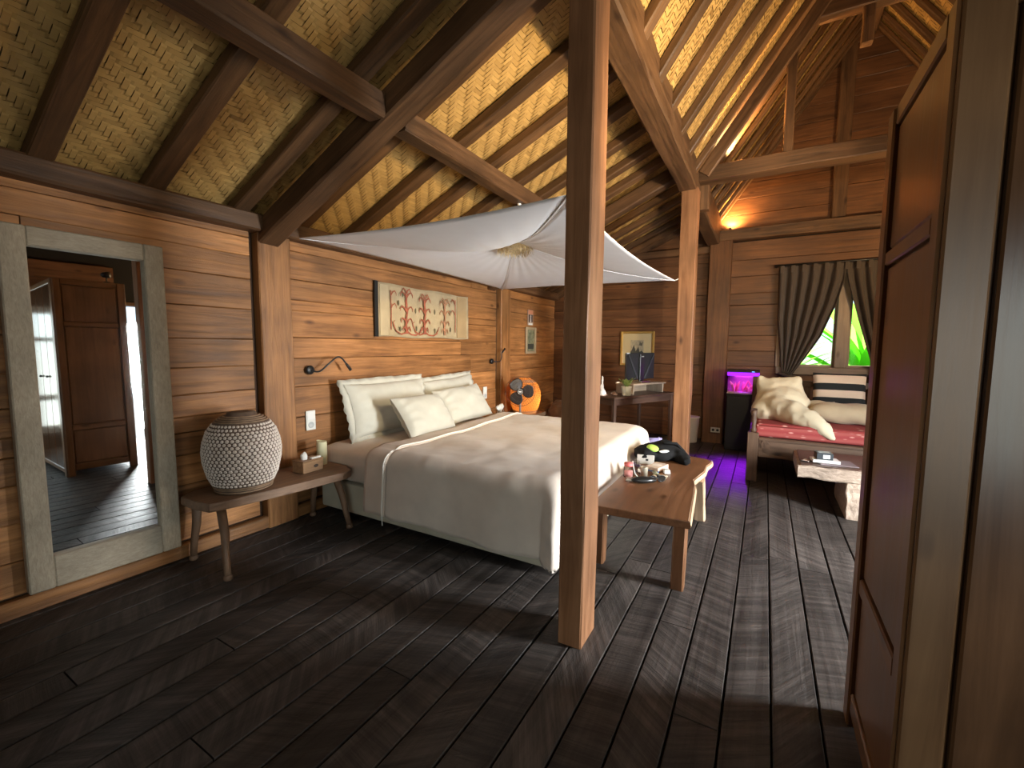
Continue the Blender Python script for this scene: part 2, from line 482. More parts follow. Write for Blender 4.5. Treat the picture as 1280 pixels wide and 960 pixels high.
def add_boards_y(edges, y0, y1, mat, ylim=None):
    for a, b in zip(edges[:-1], edges[1:]):
        lo, hi = y0, y1
        if ylim:
            lo, hi = ylim((a + b) / 2)
            lo = max(lo, y0); hi = min(hi, y1)
        if hi - lo < 0.05: continue
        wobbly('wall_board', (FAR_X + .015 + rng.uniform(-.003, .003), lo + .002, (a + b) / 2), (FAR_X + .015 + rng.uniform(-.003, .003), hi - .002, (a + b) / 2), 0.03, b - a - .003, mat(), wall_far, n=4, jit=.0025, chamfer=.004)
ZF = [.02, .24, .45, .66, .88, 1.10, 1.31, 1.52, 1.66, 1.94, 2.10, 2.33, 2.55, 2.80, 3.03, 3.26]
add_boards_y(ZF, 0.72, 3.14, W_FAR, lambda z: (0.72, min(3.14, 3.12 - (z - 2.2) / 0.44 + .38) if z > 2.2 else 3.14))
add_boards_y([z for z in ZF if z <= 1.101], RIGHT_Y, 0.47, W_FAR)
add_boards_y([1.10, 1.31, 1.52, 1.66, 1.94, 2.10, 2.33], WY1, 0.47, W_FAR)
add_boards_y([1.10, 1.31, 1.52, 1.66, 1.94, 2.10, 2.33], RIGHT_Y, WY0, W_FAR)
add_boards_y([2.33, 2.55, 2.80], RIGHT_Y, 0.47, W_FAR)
def gable_lim(z):
    h = (z - 3.04) / 1.4
    return (2 * RIDGE_Y - (0.66 - h) - .13, 0.66 - h + .13)
gz = 2.96
while gz < RIDGE_Z:
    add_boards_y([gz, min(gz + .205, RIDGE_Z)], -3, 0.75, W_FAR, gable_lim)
    gz += .205
structure(wobbly('trim_2', (FAR_X - .05, RIGHT_Y, 2.885), (FAR_X - .05, 0.72, 2.885), 0.14, 0.15, W_BEAM(), n=8, jit=.005))
structure(wobbly('trim_3', (FAR_X - .03, -0.70, 2.96), (FAR_X - .03, -0.70, 5.0), 0.06, 0.15, W_BEAM(), up=(0, 1, 0), n=5))
structure(wobbly('trim_4', (FAR_X - .04, 0.74, 2.72), (FAR_X - .04, 2.0, 2.72), 0.08, 0.10, W_BEAM(), n=6))
# sloping top trim where the lower roof meets this wall
structure(wobbly('trim_5', (FAR_X - .03, 3.1, z_low(3.1) - .03), (FAR_X - .03, 0.8, z_low(0.8) - .03), 0.07, 0.09, W_BEAM(), n=6))

# ---- right and rear walls (seen in the mirror only; both have a doorway)
DX0, DX1 = 2.48, 3.04
wall_right = structure(bpy.data.objects.new('wall_right', bpy.data.meshes.new('wall_right')))
multi_box_mesh(wall_right.data, [(BACK_X - .1, .2, RIGHT_Y - .08, RIGHT_Y - .02, -.03, 3.1), (1.16, DX0, RIGHT_Y - .08, RIGHT_Y - .02, -.03, 3.1), (.2, 1.16, RIGHT_Y - .08, RIGHT_Y - .02, -.03, .28), (.2, 1.16, RIGHT_Y - .08, RIGHT_Y - .02, 1.96, 3.1), (DX1, FAR_X + .1, RIGHT_Y - .08, RIGHT_Y - .02, -.03, 3.1), (DX0, DX1, RIGHT_Y - .08, RIGHT_Y - .02, 2.08, 3.1)], BLACKGAP)
COL.objects.link(wall_right)
for x0, x1 in ((1.24, DX0 - .06), (DX1 + .06, 5.5)):
    for k in range(11):
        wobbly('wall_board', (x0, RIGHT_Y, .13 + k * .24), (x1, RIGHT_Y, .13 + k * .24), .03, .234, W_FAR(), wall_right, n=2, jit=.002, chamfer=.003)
win2 = structure(bpy.data.objects.new('window_2', None)); COL.objects.link(win2); win2.location = (.68, RIGHT_Y, .28)
WSH = plain('white_paint', (.70, .69, .62), .4)
for (a, b) in ((-.54, -.48), (.48, .54), (-.04, .04)):
    box('window_stile', a, b, .025, .06, -.04, 1.72, WSH, win2, .004)
for (a, b) in ((-.04, .07), (.42, .50), (1.24, 1.30), (1.62, 1.72)):
    for (c, d) in ((-.478, -.042), (.042, .478)):
        box('window_rail', c, d, .028, .056, a, b, WSH, win2, .004)
door_r = structure(thing_ := bpy.data.objects.new('door_1', None)); COL.objects.link(door_r); door_r.location = (DX0, RIGHT_Y, 0)
for (a, b) in ((-.06, 0), (DX1 - DX0, DX1 - DX0 + .06)):
    box('door_jamb', a, b, -.06, .04, 0, 2.14, W_CAB('Z'), door_r, .004)
box('door_head', -.06, DX1 - DX0 + .06, -.06, .04, 2.08, 2.14, W_CAB(), door_r, .004)
wall_back = structure(bpy.data.objects.new('wall_back', bpy.data.meshes.new('wall_back')))
multi_box_mesh(wall_back.data, [(BACK_X - .08, BACK_X, RIGHT_Y - .1, -2.12, -.03, 5.3), (BACK_X - .08, BACK_X, -.48, 3.25, -.03, 5.3), (BACK_X - .08, BACK_X, -2.12, -.48, 2.12, 5.3)], W_FAR('Y'))
COL.objects.link(wall_back)
door_b = structure(bpy.data.objects.new('door_2', None)); COL.objects.link(door_b); door_b.location = (BACK_X, -1.3, 0)
for (a, b) in ((-.86, -.80), (.80, .86), (-.03, .03)):
    box('door_jamb', -.04, .05, a, b, 0, 2.14, W_PALE('Z'), door_b, .004)
box('door_head', -.04, .05, -.86, .86, 2.08, 2.14, W_PALE('Y'), door_b, .004)
box('door_sill', -.04, .05, -.86, .86, .9, .98, W_PALE('Y'), door_b, .004)

# ---- roof: closed outer boards, rafters one by one, woven bamboo mats laid over the rafters
SN_L = math.hypot(1, 0.44)
off_l = 0.075 * SN_L
SN_U = math.hypot(1, 1.4)
off_u = 0.065 * SN_U
yL0, yL1 = 3.24, 0.70
X0, X1 = BACK_X - .1, FAR_X + .12
def roof_quad(V, F, y0, z0, y1, z1):
    b = len(V)
    V += [(X0, y0, z0), (X1, y0, z0), (X1, y1, z1), (X0, y1, z1), (X0, y0, z0 + .06), (X1, y0, z0 + .06), (X1, y1, z1 + .06), (X0, y1, z1 + .06)]
    F += [tuple(i + b for i in f) for f in BOXF]
V = []; F = []
roof_quad(V, F, yL0, z_low(yL0) + off_l + .03, yL1, z_low(yL1) + off_l + .03)
roof_quad(V, F, 0.75, z_up(0.75) + off_u + .03, RIDGE_Y, RIDGE_Z + off_u + .03)
roof_quad(V, F, -2.75, z_up(-2.75) + off_u + .03, RIDGE_Y, RIDGE_Z + off_u + .03)
ceiling = structure(obj('ceiling', V, F, BAMBOO_BACK))

def weave(name, origin, du, dv, nU, nV, c, parent, clip=None):
    """3/3 twill of flat bamboo strips as real geometry; one joined piece"""
    o = np.array(origin, float); du = np.array(du, float); dv = np.array(dv, float); nn = np.cross(du, dv)
    if nn[2] > 0: nn = -nn
    V = []; F = []; T = []
    wdt = c * 0.46
    def strip(p, d, s, L):
        b = len(V)
        tone = min(1, max(0, nrg.normal(0.6, 0.12)))
        if nrg.random() < 0.004: tone = 0.0
        sk = nrg.normal(0, 0.03) * c
        for t, h in ((0.0, -0.0022), (0.18, 0.0018), (0.82, 0.0018), (1.0, -0.0022)):
            q = p + d * (t * L)
            for sg in (-1, 1):
                V.append(q + s * (sg * wdt + sk) + nn * (h - 0.0006 * sg))
        for k in range(3):
            F.append((b + 2 * k, b + 2 * k + 1, b + 2 * k + 3, b + 2 * k + 2)); T.append(tone)
    for j in range(nV):
        i = -(j % 6)
        while i < nU:
            a, bnd = max(i, 0), min(i + 3, nU)
            if bnd > a:
                p = o + du * (a * c - 0.15 * c) + dv * ((j + 0.5) * c)
                strip(p, du, dv, (bnd - a + 0.3) * c)
            i += 6
    for i in range(nU):
        j = 3 - (i % 6)
        while j < nV:
            a, bnd = max(j, 0), min(j + 3, nV)
            if bnd > a:
                p = o + dv * (a * c - 0.15 * c) + du * ((i + 0.5) * c)
                strip(p, dv, du, (bnd - a + 0.3) * c)
            j += 6
    ob = obj(name, V, F, MAT_BAMBOO, parent)
    at = ob.data.attributes.new('tone', 'FLOAT', 'FACE')
    at.data.foreach_set('value', T)
    ob['kind'] = 'stuff'
    return ob
dl = np.array([0, -1, 0.44]) / SN_L
weave('woven_mat', (0.1, 3.16, z_low(3.16) + off_l), (1, 0, 0), dl, int(6.8 / .025), int(2.66 / .025), .025, ceiling)
dupv = np.array([0, -1, 1.4]) / SN_U
weave('woven_mat', (1.6, 0.70, z_up(0.70) + off_u), (1, 0, 0), dupv, int(5.3 / .027), int(2.72 / .027), .027, ceiling)
dur = np.array([0, 1, 1.4]) / SN_U
weave('woven_mat', (3.6, 2 * RIDGE_Y - 0.70, z_up(0.70) + off_u), (1, 0, 0), dur, int(3.3 / .034), int(2.72 / .034), .034, ceiling)

nl = np.array([0, .44, 1.0]) / SN_L
for x in (-.1, .33, .76, 1.215, 1.69, 2.14, 2.58, 3.0, 3.42, 3.84, 4.26, 4.62, 5.12, 5.5, 5.86, 6.22, 6.55, 6.84):
    h = .068
    yy0, yy1 = 3.18, 0.74
    wobbly('rafter', (x, yy0, z_low(yy0) + h / 2), (x + rng.uniform(-.01, .01), yy1, z_low(yy1) + h / 2), .10 if x < 5 else .085, h, W_RAFT(), ceiling, n=6, jit=.004)
for x in (1.35, 1.75, 2.16, 2.58, 3.0, 3.42, 3.84, 4.26, 4.68, 5.12, 5.46, 5.78, 6.1, 6.4, 6.66, 6.85):
    h = .06 if x < 5 else .045
    for s in (1, -1):
        if s < 0 and x < 4: continue
        ya, yb = (0.70, RIDGE_Y) if s > 0 else (2 * RIDGE_Y - 0.70, RIDGE_Y)
        wobbly('rafter', (x, ya, z_up(ya) + h * .86), (x + rng.uniform(-.01, .01), yb, RIDGE_Z + h * .86), .085 if x < 5 else .07, h, W_RAFT(), ceiling, n=6, jit=.004)
structure(wobbly('trim_6', (BACK_X, RIDGE_Y, RIDGE_Z - .06), (FAR_X, RIDGE_Y, RIDGE_Z - .06), .12, .16, W_BEAM(), n=10))

# ---- posts and beams: each timber is a thing
def timber(name, label, cat, p0, p1, w, h, mat, group=None, **k):
    return tag(wobbly(name, p0, p1, w, h, mat, **k), label, cat, group)
timber('post', 'tall square teak post in the foreground, in front of the bed', 'post', (1.855, .705, 0), (1.855, .705, 2.93), .115, .185, W_POST(), up=(1, 0, 0), n=10, jit=.004, chamfer=.006)
timber('post', 'square teak post further back, behind the far end of the bench', 'post', (4.865, .73, 0), (4.865, .73, 2.93), .155, .17, W_POST(), up=(1, 0, 0), n=10, jit=.004, chamfer=.006)
for (x0, x1, lab) in ((1.82, 2.06, 'wide teak wall pillar beside the round basket lamp'), (5.075, 5.33, 'teak wall pillar at the far side of the bed behind the fan')):
    timber('wall_pillar', lab, 'pillar', ((x0 + x1) / 2, WALL_Y + .0, 0), ((x0 + x1) / 2, WALL_Y + .0, 2.125), .09, x1 - x0, W_WALL(), up=(1, 0, 0), n=8, jit=.004)
timber('wall_pillar', 'teak corner pillar of the window wall left of the aquarium', 'pillar', (FAR_X - .05, .60, 0), (FAR_X - .05, .60, 2.81), .28, .16, W_FAR(), up=(1, 0, 0), n=8, jit=.004)
timber('roof_beam', 'long heavy teak beam on the posts where the two roof slopes meet', 'beam', (1.72, .745, 3.08), (4.98, .745, 3.08), .17, .34, W_BEAM(), n=12, jit=.007, chamfer=.012)
timber('roof_beam', 'short heavy teak beam from the far post to the window wall', 'beam', (5.02, .70, 2.95), (FAR_X, .70, 2.95), .16, .36, W_BEAM(), n=6, jit=.006, chamfer=.012)
timber('roof_beam', 'heavy teak beam continuing from the front post back over the camera', 'beam', (BACK_X, .745, 3.03), (1.70, .745, 3.03), .17, .20, W_BEAM(), n=8, jit=.006)
timber('bracket_block', 'small teak block beside the top of the far post under the tie beam', 'block', (5.03, .625, 2.76), (5.03, .625, 3.0), .10, .10, W_BEAM(), up=(1, 0, 0), n=2, jit=.003)
timber('tie_beam', 'pale edged teak tie beam crossing from the far post to the wardrobe top', 'beam', (4.95, .66, 3.075), (4.95, -2.5, 3.075), .19, .14, W_BEAM(), n=10, jit=.005)
timber('tie_beam', 'teak tie beam above the front post, mostly out of the picture', 'beam', (1.86, .66, 3.14), (1.86, -2.5, 3.14), .16, .14, W_BEAM(), n=8, jit=.005)
def sloped(x, y0, y1, fz, drop, w, h, label, mat):
    timber('principal_rafter', label, 'rafter', (x, y0, fz(y0) - drop), (x, y1, fz(y1) - drop), w, h, mat, n=10, jit=.006, chamfer=.012)
sloped(1.90, 3.13, 0.80, z_low, .075, .15, .15, 'dark heavy sloping rafter from the wide wall pillar up to the front post', W_BEAM())
sloped(4.86, 3.13, 0.80, z_low, .065, .13, .14, 'heavy sloping rafter behind the white canopy, running to the far post', W_BEAM())
sloped(4.90, 0.62, RIDGE_Y, z_up, .03, .15, .12, 'broad orange lit sloping rafter rising from the far post to the ridge', W_BEAM())
sloped(4.90, 2 * RIDGE_Y - .62, RIDGE_Y, z_up, .03, .15, .12, 'sloping rafter on the right side of the ridge above the wardrobe', W_BEAM())
timber('purlin', 'short dark purlin under the roof at the upper left, ending at the heavy rafter', 'beam', (-1.2, 1.92, 2.655), (1.82, 1.92, 2.655), .13, .13, W_BEAM(), n=8, jit=.006, chamfer=.01)
timber('purlin', 'long purlin above the white canopy, running from the heavy rafter into the distance', 'beam', (1.98, 1.92, 2.655), (FAR_X, 1.92, 2.655), .12, .13, W_BEAM(), n=12, jit=.006, chamfer=.01)
timber('strut', 'upright teak strut standing on the tie beam under the ridge', 'strut', (4.90, -.085, 3.145), (4.90, -.085, 4.06), .08, .08, W_BEAM(), up=(1, 0, 0), n=5)
timber('collar_beam', 'short teak collar beam high under the ridge', 'beam', (4.90, -.16, 4.27), (4.90, -1.6, 4.27), .12, .12, W_BEAM(), n=5)
timber('king_strut', 'short hanging king strut below the collar beam at the gable top', 'strut', (4.90, -.615, 3.92), (4.90, -.615, 4.21), .08, .09, W_BEAM(), up=(1, 0, 0), n=3)

# ---- window in the far wall
win = structure(bpy.data.objects.new('window_1', None)); COL.objects.link(win); win.location = (FAR_X, -.83, WZ0)
wf = wood('window_wood', (0.22, 0.15, 0.10), (0.38, 0.28, 0.20), 'Z', rough=.5)
wy = wood('window_wood', (0.22, 0.15, 0.10), (0.38, 0.28, 0.20), 'Y', rough=.5)
box('window_sill', -.06, .10, WY0 + .83 - .04, WY1 + .83 + .04, -.10, 0, wy, win, .006)
box('window_head', -.03, .10, WY0 + .83 - .04, WY1 + .83 + .04, WZ1 - WZ0 - .01, WZ1 - WZ0 + .06, wy, win, .004)
box('window_jamb', -.03, .10, WY0 + .83 - .05, WY0 + .83, 0, WZ1 - WZ0, wf, win, .004)
box('window_jamb', -.03, .10, WY1 + .83, WY1 + .83 + .05, 0, WZ1 - WZ0, wf, win, .004)
box('mullion', -.03, .10, .83 - .895, .83 - .765, 0, WZ1 - WZ0, wf, win, .006)
for (a, b) in ((WY0, -.895), (-.765, WY1)):
    box('window_pane', .045, .051, a + .83, b + .83, 0, WZ1 - WZ0, GLASS, win)
    for (c, d) in ((a, a + .025), (b - .025, b)):
        box('sash_stile', .03, .07, c + .83, d + .83, 0, WZ1 - WZ0, wf, win, .003)
    box('sash_rail', .03, .07, a + .855, b + .805, 0, .03, wy, win, .003)

# ---- outside: ground and garden plants beyond the window
structure(obj('ground', [(FAR_X + .2, -12, -.5), (20, -12, -.5), (20, 10, -.5), (FAR_X + .2, 10, -.5)], [(0, 1, 2, 3)], plain('grass_ground', (0.09, 0.2, 0.04), .9, noise=.5, nscale=3)))

# ================================================================== LARGE FURNITURE
# ---- wardrobe at the right edge of the picture
wd = thing('wardrobe', 'dark brown panelled wooden wardrobe filling the right edge, close to the camera', 'wardrobe', (1.36, -.33, 0))
WDX, WDY, WDH = .59, -1.25, 2.12
box('carcass', .018, WDX - .003, WDY, -.012, .07, WDH - .03, W_CAB('Z'), wd)
# side facing the bed: stiles, rails and recessed panels
box('stile', WDX - .075, WDX, -.02, .012, .0, WDH, W_CAB('Z'), wd, .006)
box('stile', .0, .06, -.02, .006, .0, WDH, W_CAB('Z'), wd, .006)
box('rail', .06, WDX - .075, -.02, .006, WDH - .06, WDH, W_CAB('X'), wd, .005)
box('rail', .06, WDX - .075, -.02, .006, 1.62, 1.665, W_CAB('X'), wd, .005)
box('rail', .06, WDX - .075, -.02, .006, .50, .555, W_CAB('X'), wd, .005)
box('rail', .06, WDX - .075, -.02, .006, .06, .13, W_CAB('X'), wd, .005)
for (a, b) in ((1.672, WDH - .066), (.562, 1.613), (.137, .493)):
    w0, w1 = .068, WDX - .085
    box('side_panel', w0, w1, -.02, -.002, a, b, W_CAB('Z'), wd, .006)
# front facing the camera side
gl = wood('varnished_door', (0.065, 0.028, 0.011), (0.14, 0.064, 0.028), 'Z', rough=.17, bump=.08, var=.05, grain=9)
box('stile', -.012, .02, -.085, -.001, .0, WDH, W_CAB('Z'), wd, .005)
for k, (a, b) in enumerate(((-.40, -.092), (-.72, -.405), (-1.15, -.725))):
    d = box('door', -.010, .018, a, b - .004, .09, WDH - .05, gl, wd, .005)
    if k:
        kn = lathe('knob', [(.004, 0), (.012, .004), (.014, .016), (.006, .024)], BLACK, d, (-.014, (b - a) / 2 - .04, 0), 12, rot=(0, -pi / 2, 0))
box('rail', -.01, .02, WDY, -.085, WDH - .05, WDH, W_CAB('Y'), wd, .004)
box('rail', -.01, .02, WDY, -.085, .04, .086, W_CAB('Y'), wd, .004)
box('top', .0, WDX, WDY, .0, WDH - .028, WDH - .001, W_CAB('Y'), wd, .004)
for (a, b) in ((.0, .07), (WDX - .08, WDX)):
    box('foot', a, b, WDY, WDY + .08, 0, .075, W_CAB('Z'), wd, .004)

# ---- tall framed mirror on the left wall
mir = thing('wall_mirror', 'tall mirror in a wide pale grey-washed wooden frame on the left wall', 'mirror', (.92, 3.085, 1.0), 0.0)
mir.rotation_euler = (math.radians(-0.8), 0, math.radians(-2.2))
FR = wood('whitewashed_frame', (0.30, 0.245, 0.18), (0.46, 0.39, 0.29), 'X', rough=.7, bump=.5, grain=60, stretch=.3, var=.04, knots=False)
FRZ = wood('whitewashed_frame', (0.30, 0.245, 0.18), (0.46, 0.39, 0.29), 'Z', rough=.7, bump=.5, grain=60, stretch=.3, var=.04, knots=False)
MW, MZ0, MZ1, FW = .318, -.885, .905, .092
box('frame_stile', -MW, -MW + FW, -.035, .03, MZ0, MZ1, FRZ, mir, .006)
box('frame_stile', MW - FW, MW, -.035, .03, MZ0, MZ1, FRZ, mir, .006)
box('frame_rail', -MW + FW, MW - FW, -.034, .03, MZ1 - FW, MZ1, FR, mir, .006)
box('frame_rail', -MW + FW, MW - FW, -.034, .03, MZ0, MZ0 + FW + .07, FR, mir, .006)
box('mirror_glass', -MW + FW - .005, MW - FW + .005, -.002, .004, MZ0 + FW + .06, MZ1 - FW + .005, plain('silvered_glass', (.86, .87, .86), .015, metal=1.0), mir)

# ---- bed
bed = thing('bed', 'large double bed against the plank wall, made up in beige sheets', 'bed', (3.22, 2.05, 0))
BX0, BX1, BY0, BY1 = 2.26, 4.20, 0.99, 3.09
bx, by = 3.22, 2.05
CREAM = fabric('cream_base_fabric', (.55, .50, .38))
SHEET = fabric('beige_sheet', (.62, .51, .42), weave=300, bump=.06)
box('bed_base', BX0 - bx, BX1 - bx, BY0 - by, BY1 - by, .04, .27, CREAM, bed, .02, segs=2)
for sx in (BX0 + .12, BX1 - .12):
    for sy in (BY0 + .15, BY1 - .15):
        lathe('bed_foot', [(.03, 0), (.032, .02), (.03, .042)], BLACK, bed, (sx - bx, sy - by, 0), 12)
box('handle_slot', BX0 - bx - .004, BX0 - bx + .01, .25, .33, .12, .15, BLACK, bed)
# mattress with its fitted sheet
def mattress(u, v):
    # closed superellipse section swept along y
    a = 2 * pi * u
    e = .28
    cx, cz = math.cos(a), math.sin(a)
    X = (BX1 - BX0) / 2 + .015
    x = X * math.copysign(abs(cx) ** e, cx)
    z = .41 + .145 * math.copysign(abs(cz) ** e, cz)
    y_ = BY0 + .02 + (BY1 - BY0 - .03) * v
    t = min(v, 1 - v)
    s = 1 - .05 * max(0, 1 - t / .02)
    return (x * (1 if s == 1 else .99) + .01, y_ - by, .41 + (z - .41) * s + .004 * math.sin(5 * x + 3 * y_))
mt = grid_obj('mattress', mattress, 65, 40, SHEET, bed)

# duvet: a cloth laid over the bed, hanging at both sides and at the foot
def drape(s, t):
    """s across (0 near side .. 1 far side), t along (0 folded edge .. 1 foot hem)"""
    ex, ey = .455, .385
    XL, XR = BX0 - .03, BX1 + .03
    YF = BY0 + .04
    Wd = (XR - XL)
    fold_y = 2.21 + .12 * s
    Ld = fold_y - YF
    a = -ex + (Wd + 2 * ex - .10) * s
    b = t * (Ld + ey)
    dx = max(0, -a, a - Wd)
    side = -1 if a < 0 else (1 if a > Wd else 0)
    dy = max(0, b - Ld)
    r = .07
    x = XL + min(max(a, 0), Wd)
    y_ = fold_y - min(b, Ld)
    d = math.hypot(dx, dy)
    top = .578 + .008 * math.sin(3.1 * x + 2 * y_) * math.sin(2.3 * y_) + .004 * math.sin(11 * x - 5 * y_) + .012 * math.exp(-(dx + dy) * 30)
    def drop(q):
        if q < r * pi / 2:
            return r * math.sin(q / r), r * (1 - math.cos(q / r))
        return r, r + (q - r * pi / 2)
    if d > 0:
        ax, ay = dx / d, dy / d
        h, v = drop(min(d, .475))
        flare = .05 * min(1, d / .4)
        m = min(dx, dy) / max(d, 1e-6)
        hx = h * ax + flare * ax + .10 * m * min(1, d / .3)
        hy = h * ay + flare * ay + .02 * m
        wr = .012 * math.sin(9 * y_ + 2.5 * x + 3) * min(1, dx / .3) if dx > 0 else 0
        wf_ = .010 * math.sin(13 * x + 1) * min(1, dy / .3) if dy > 0 else 0
        x += side * (hx + wr) if side else 0
        y_ -= hy + wf_
        return (x, y_, max(.035, top - v - .01 * m + .006 * math.sin(16 * (x + y_)) * min(1, d / .4)))
    return (x, y_, top)
DUVET = fabric('beige_duvet', (.66, .57, .485), weave=420, bump=.05)
duv = thing('duvet', 'beige duvet covering the bed and hanging over its near side and foot', 'duvet', (3.22, 1.5, .55))
g = lambda s, t: tuple(Vector(drape(s, t)) - Vector((3.22, 1.5, .55)))
dv = grid_obj('duvet_cover', g, 120, 80, DUVET, duv, thick=.022)
tx = bpy.data.textures.new('duvet_wrinkle', 'CLOUDS'); tx.noise_scale = .22; tx.noise_depth = 3
md = dv.modifiers.new('wrinkle', 'DISPLACE'); md.texture = tx; md.strength = .022; md.mid_level = .5; md.texture_coords = 'LOCAL'
# folded-back band with its pale piping
def band(s, t):
    p = drape(s, 0)
    q = drape(s, 0.035)
    d0 = Vector(p) - Vector(q)
    n_out = Vector((0, 0, .014))
    if p[0] < BX0 + .02: n_out = Vector((-.014, 0, .002))
    if p[0] > BX1 - .02: n_out = Vector((.014, 0, .002))
    yy = p[1] + .20 * (1 - t)
    return (p[0] + n_out.x - 3.22, yy - 1.5, p[2] + n_out.z + .004 * math.sin(t * pi) - .55)
grid_obj('fold_band', band, 120, 8, SHEET, duv, thick=.014)
pp = [Vector(band(i / 80, .93)) + Vector((0, 0, .012)) for i in range(0, 81)]
pp = [q + (Vector((-.012, 0, -.01)) if q.x + 3.22 < BX0 + .02 else Vector((0, 0, 0))) for q in pp]
tube('piping', pp, .006, fabric('white_piping', (.78, .74, .66)), duv, 6)
tube('zip_tag', [pp[0] + Vector((0, 0, .02)), pp[0] + Vector((-.005, -.01, -.06))], .004, WHITE, duv, 5)

# pillows
PILLOW = fabric('white_pillow', (.52, .50, .43), weave=420, bump=.06)
def pillow(label, c, w, h, th, lean, rz, flange=0.0, seed=0, roll=0.0):
    r = random.Random(seed)
    ph = [r.uniform(0, 6) for _ in range(6)]
    o = thing('pillow', label, 'pillow', c, rz)
    o.rotation_euler = (lean, roll, rz)
    def side(sg):
        def fn(u, v):
            a, b = 2 * u - 1, 2 * v - 1
            e = max(0, (1 - abs(a) ** 2.6)) * max(0, (1 - abs(b) ** 2.6))
            x = w / 2 * a * (1 - .07 * (1 - b * b)) ; z = h / 2 * b * (1 - .06 * (1 - a * a))
            edge = max(abs(a), abs(b)) ** 6
            wr = .004 * math.sin(7 * a + 4 * b + ph[0]) * (1 - abs(a)) + .0022 * math.sin(9 * b - 6 * a + ph[1])
            wr += .012 * math.sin(20 * (a * b) + ph[2]) * (abs(a) ** 2) * (1 - edge)
            y_ = sg * th / 2 * (e ** .42) * (1 + .06 * math.sin(4 * a + ph[3])) + wr * e ** .3
            y_ += .012 * math.sin(5 * a + ph[4]) * edge
            return (x, y_, z)
        return fn
    V = []; F = []
    n = 30
    for sg in (-1, 1):
        b0 = len(V); fn = side(sg)
        for i in range(n):
            for j in range(n):
                V.append(fn(i / (n - 1), j / (n - 1)))
        for i in range(n - 1):
            for j in range(n - 1):
                q = (b0 + i * n + j, b0 + (i + 1) * n + j, b0 + (i + 1) * n + j + 1, b0 + i * n + j + 1)
                F.append(q if sg < 0 else q[::-1])
    obj('pillow_case', V, F, PILLOW, o, smooth=True)
    if flange:
        V = []; F = []; m = 96
        for k in range(m):
            t = 4 * k / m
            s, f = int(t), t - int(t)
            a, b = [(-1 + 2 * f, -1), (1, -1 + 2 * f), (1 - 2 * f, 1), (-1, 1 - 2 * f)][s]
            x = w / 2 * a * (1 - .07 * (1 - b * b)); z = h / 2 * b * (1 - .06 * (1 - a * a))
            l = math.hypot(a, b)
            rip = .012 * math.sin(k * 1.9 + ph[5]) + .008 * math.sin(k * .7)
            V += [(x * .97, .012 * math.sin(5 * a + ph[4]), z * .97), (x + flange * a / l * 1.2, rip + .01, z + flange * b / l * 1.2)]
        for k in range(m):
            a0, a1 = 2 * k, 2 * ((k + 1) % m)
            F.append((a0, a0 + 1, a1 + 1, a1))
        fl = obj('flange', V, F, PILLOW, o, smooth=True)
        md = fl.modifiers.new('t', 'SOLIDIFY'); md.thickness = .008
    return o
pillow('large white pillow with ruffled border at the back, near side of the bed', (2.93, 2.965, .80), .98, .46, .17, math.radians(-17), math.radians(1), .05, 3)
pillow('large white pillow with pointed corner at the back, far side of the bed', (3.86, 2.98, .79), .80, .44, .16, math.radians(-18), math.radians(-3), .045, 8, math.radians(-3))
pillow('smaller white pillow lying in front, nearer the basket lamp', (2.97, 2.60, .735), .68, .40, .20, math.radians(-36), math.radians(5), 0, 5, math.radians(2))
pillow('smaller white pillow lying in front, further from the basket lamp', (3.74, 2.74, .745), .70, .40, .18, math.radians(-34), math.radians(-4), 0, 12, math.radians(-2))

# ---- canopy over the bed
can = thing('canopy', 'white four-cornered cloth canopy stretched over the bed', 'canopy', (3.45, 1.95, 2.25))
CLOTH = fabric('canopy_cloth', (.74, .73, .74), weave=500, bump=.02, var=.02)
CA, CB, CC, CD = Vector((2.10, 3.05, 2.14)), Vector((5.03, 3.06, 2.10)), Vector((4.74, .83, 2.03)), Vector((1.98, .84, 2.065))
CO = Vector((3.45, 1.97, 2.25))
hub = .14
corners = [CA, CB, CC, CD]
for k in range(4):
    P, Q = corners[k], corners[(k + 1) % 4]
    def panel(u, v, P=P, Q=Q):
        # u from hub ring to hem, v from P to Q
        inner = CO + ((P - CO).normalized() * (1 - v) + (Q - CO).normalized() * v) * hub
        e = P * (1 - v) + Q * v
        sag = 4 * v * (1 - v)
        mid = (CO - e); mid.z = 0
        e = e + mid * .06 * sag + Vector((0, 0, -.005 * sag))
        p = inner * (1 - u) + e * u
        bow = math.sin(pi * u)
        p.z += -.05 * bow * (1 - sag * .8) - (.10 if k == 3 else .02) * bow * sag + .0035 * math.sin(v * 55) * (1 - u) ** 2 * u * 4
        return tuple(p - CO + Vector((3.45, 1.95, 2.25)) * 0 + (CO - Vector((3.45, 1.95, 2.25))))
    grid_obj('canopy_panel', panel, 26, 34, CLOTH, can, thick=.003)
    seam = [Vector(panel(i / 24, 0.0)) + Vector((0, 0, -.004)) for i in range(25)]
    tube('seam', seam, .0035, fabric('seam_white', (.8, .79, .79)), can, 6)
    base = Vector((3.45, 1.95, 2.25))
    anchor = [Vector((2.05, 3.10, 2.15)), Vector((5.12, 3.10, 2.11)), Vector((4.80, .80, 2.06)), Vector((1.95, .80, 2.10))][k]
    tube('tie', [P - base, (P + anchor) / 2 - base + Vector((0, 0, -.006)), anchor - base], .005, fabric('tie_cord', (.75, .72, .66)), can, 6)
base = Vector((3.45, 1.95, 2.25))
tube('hanging_cord', [(0, 0.02, .02), (0.0, -.02, .22), (0.0, -.03, .40)], .006, fabric('tie_cord', (.75, .72, .66)), can, 6)
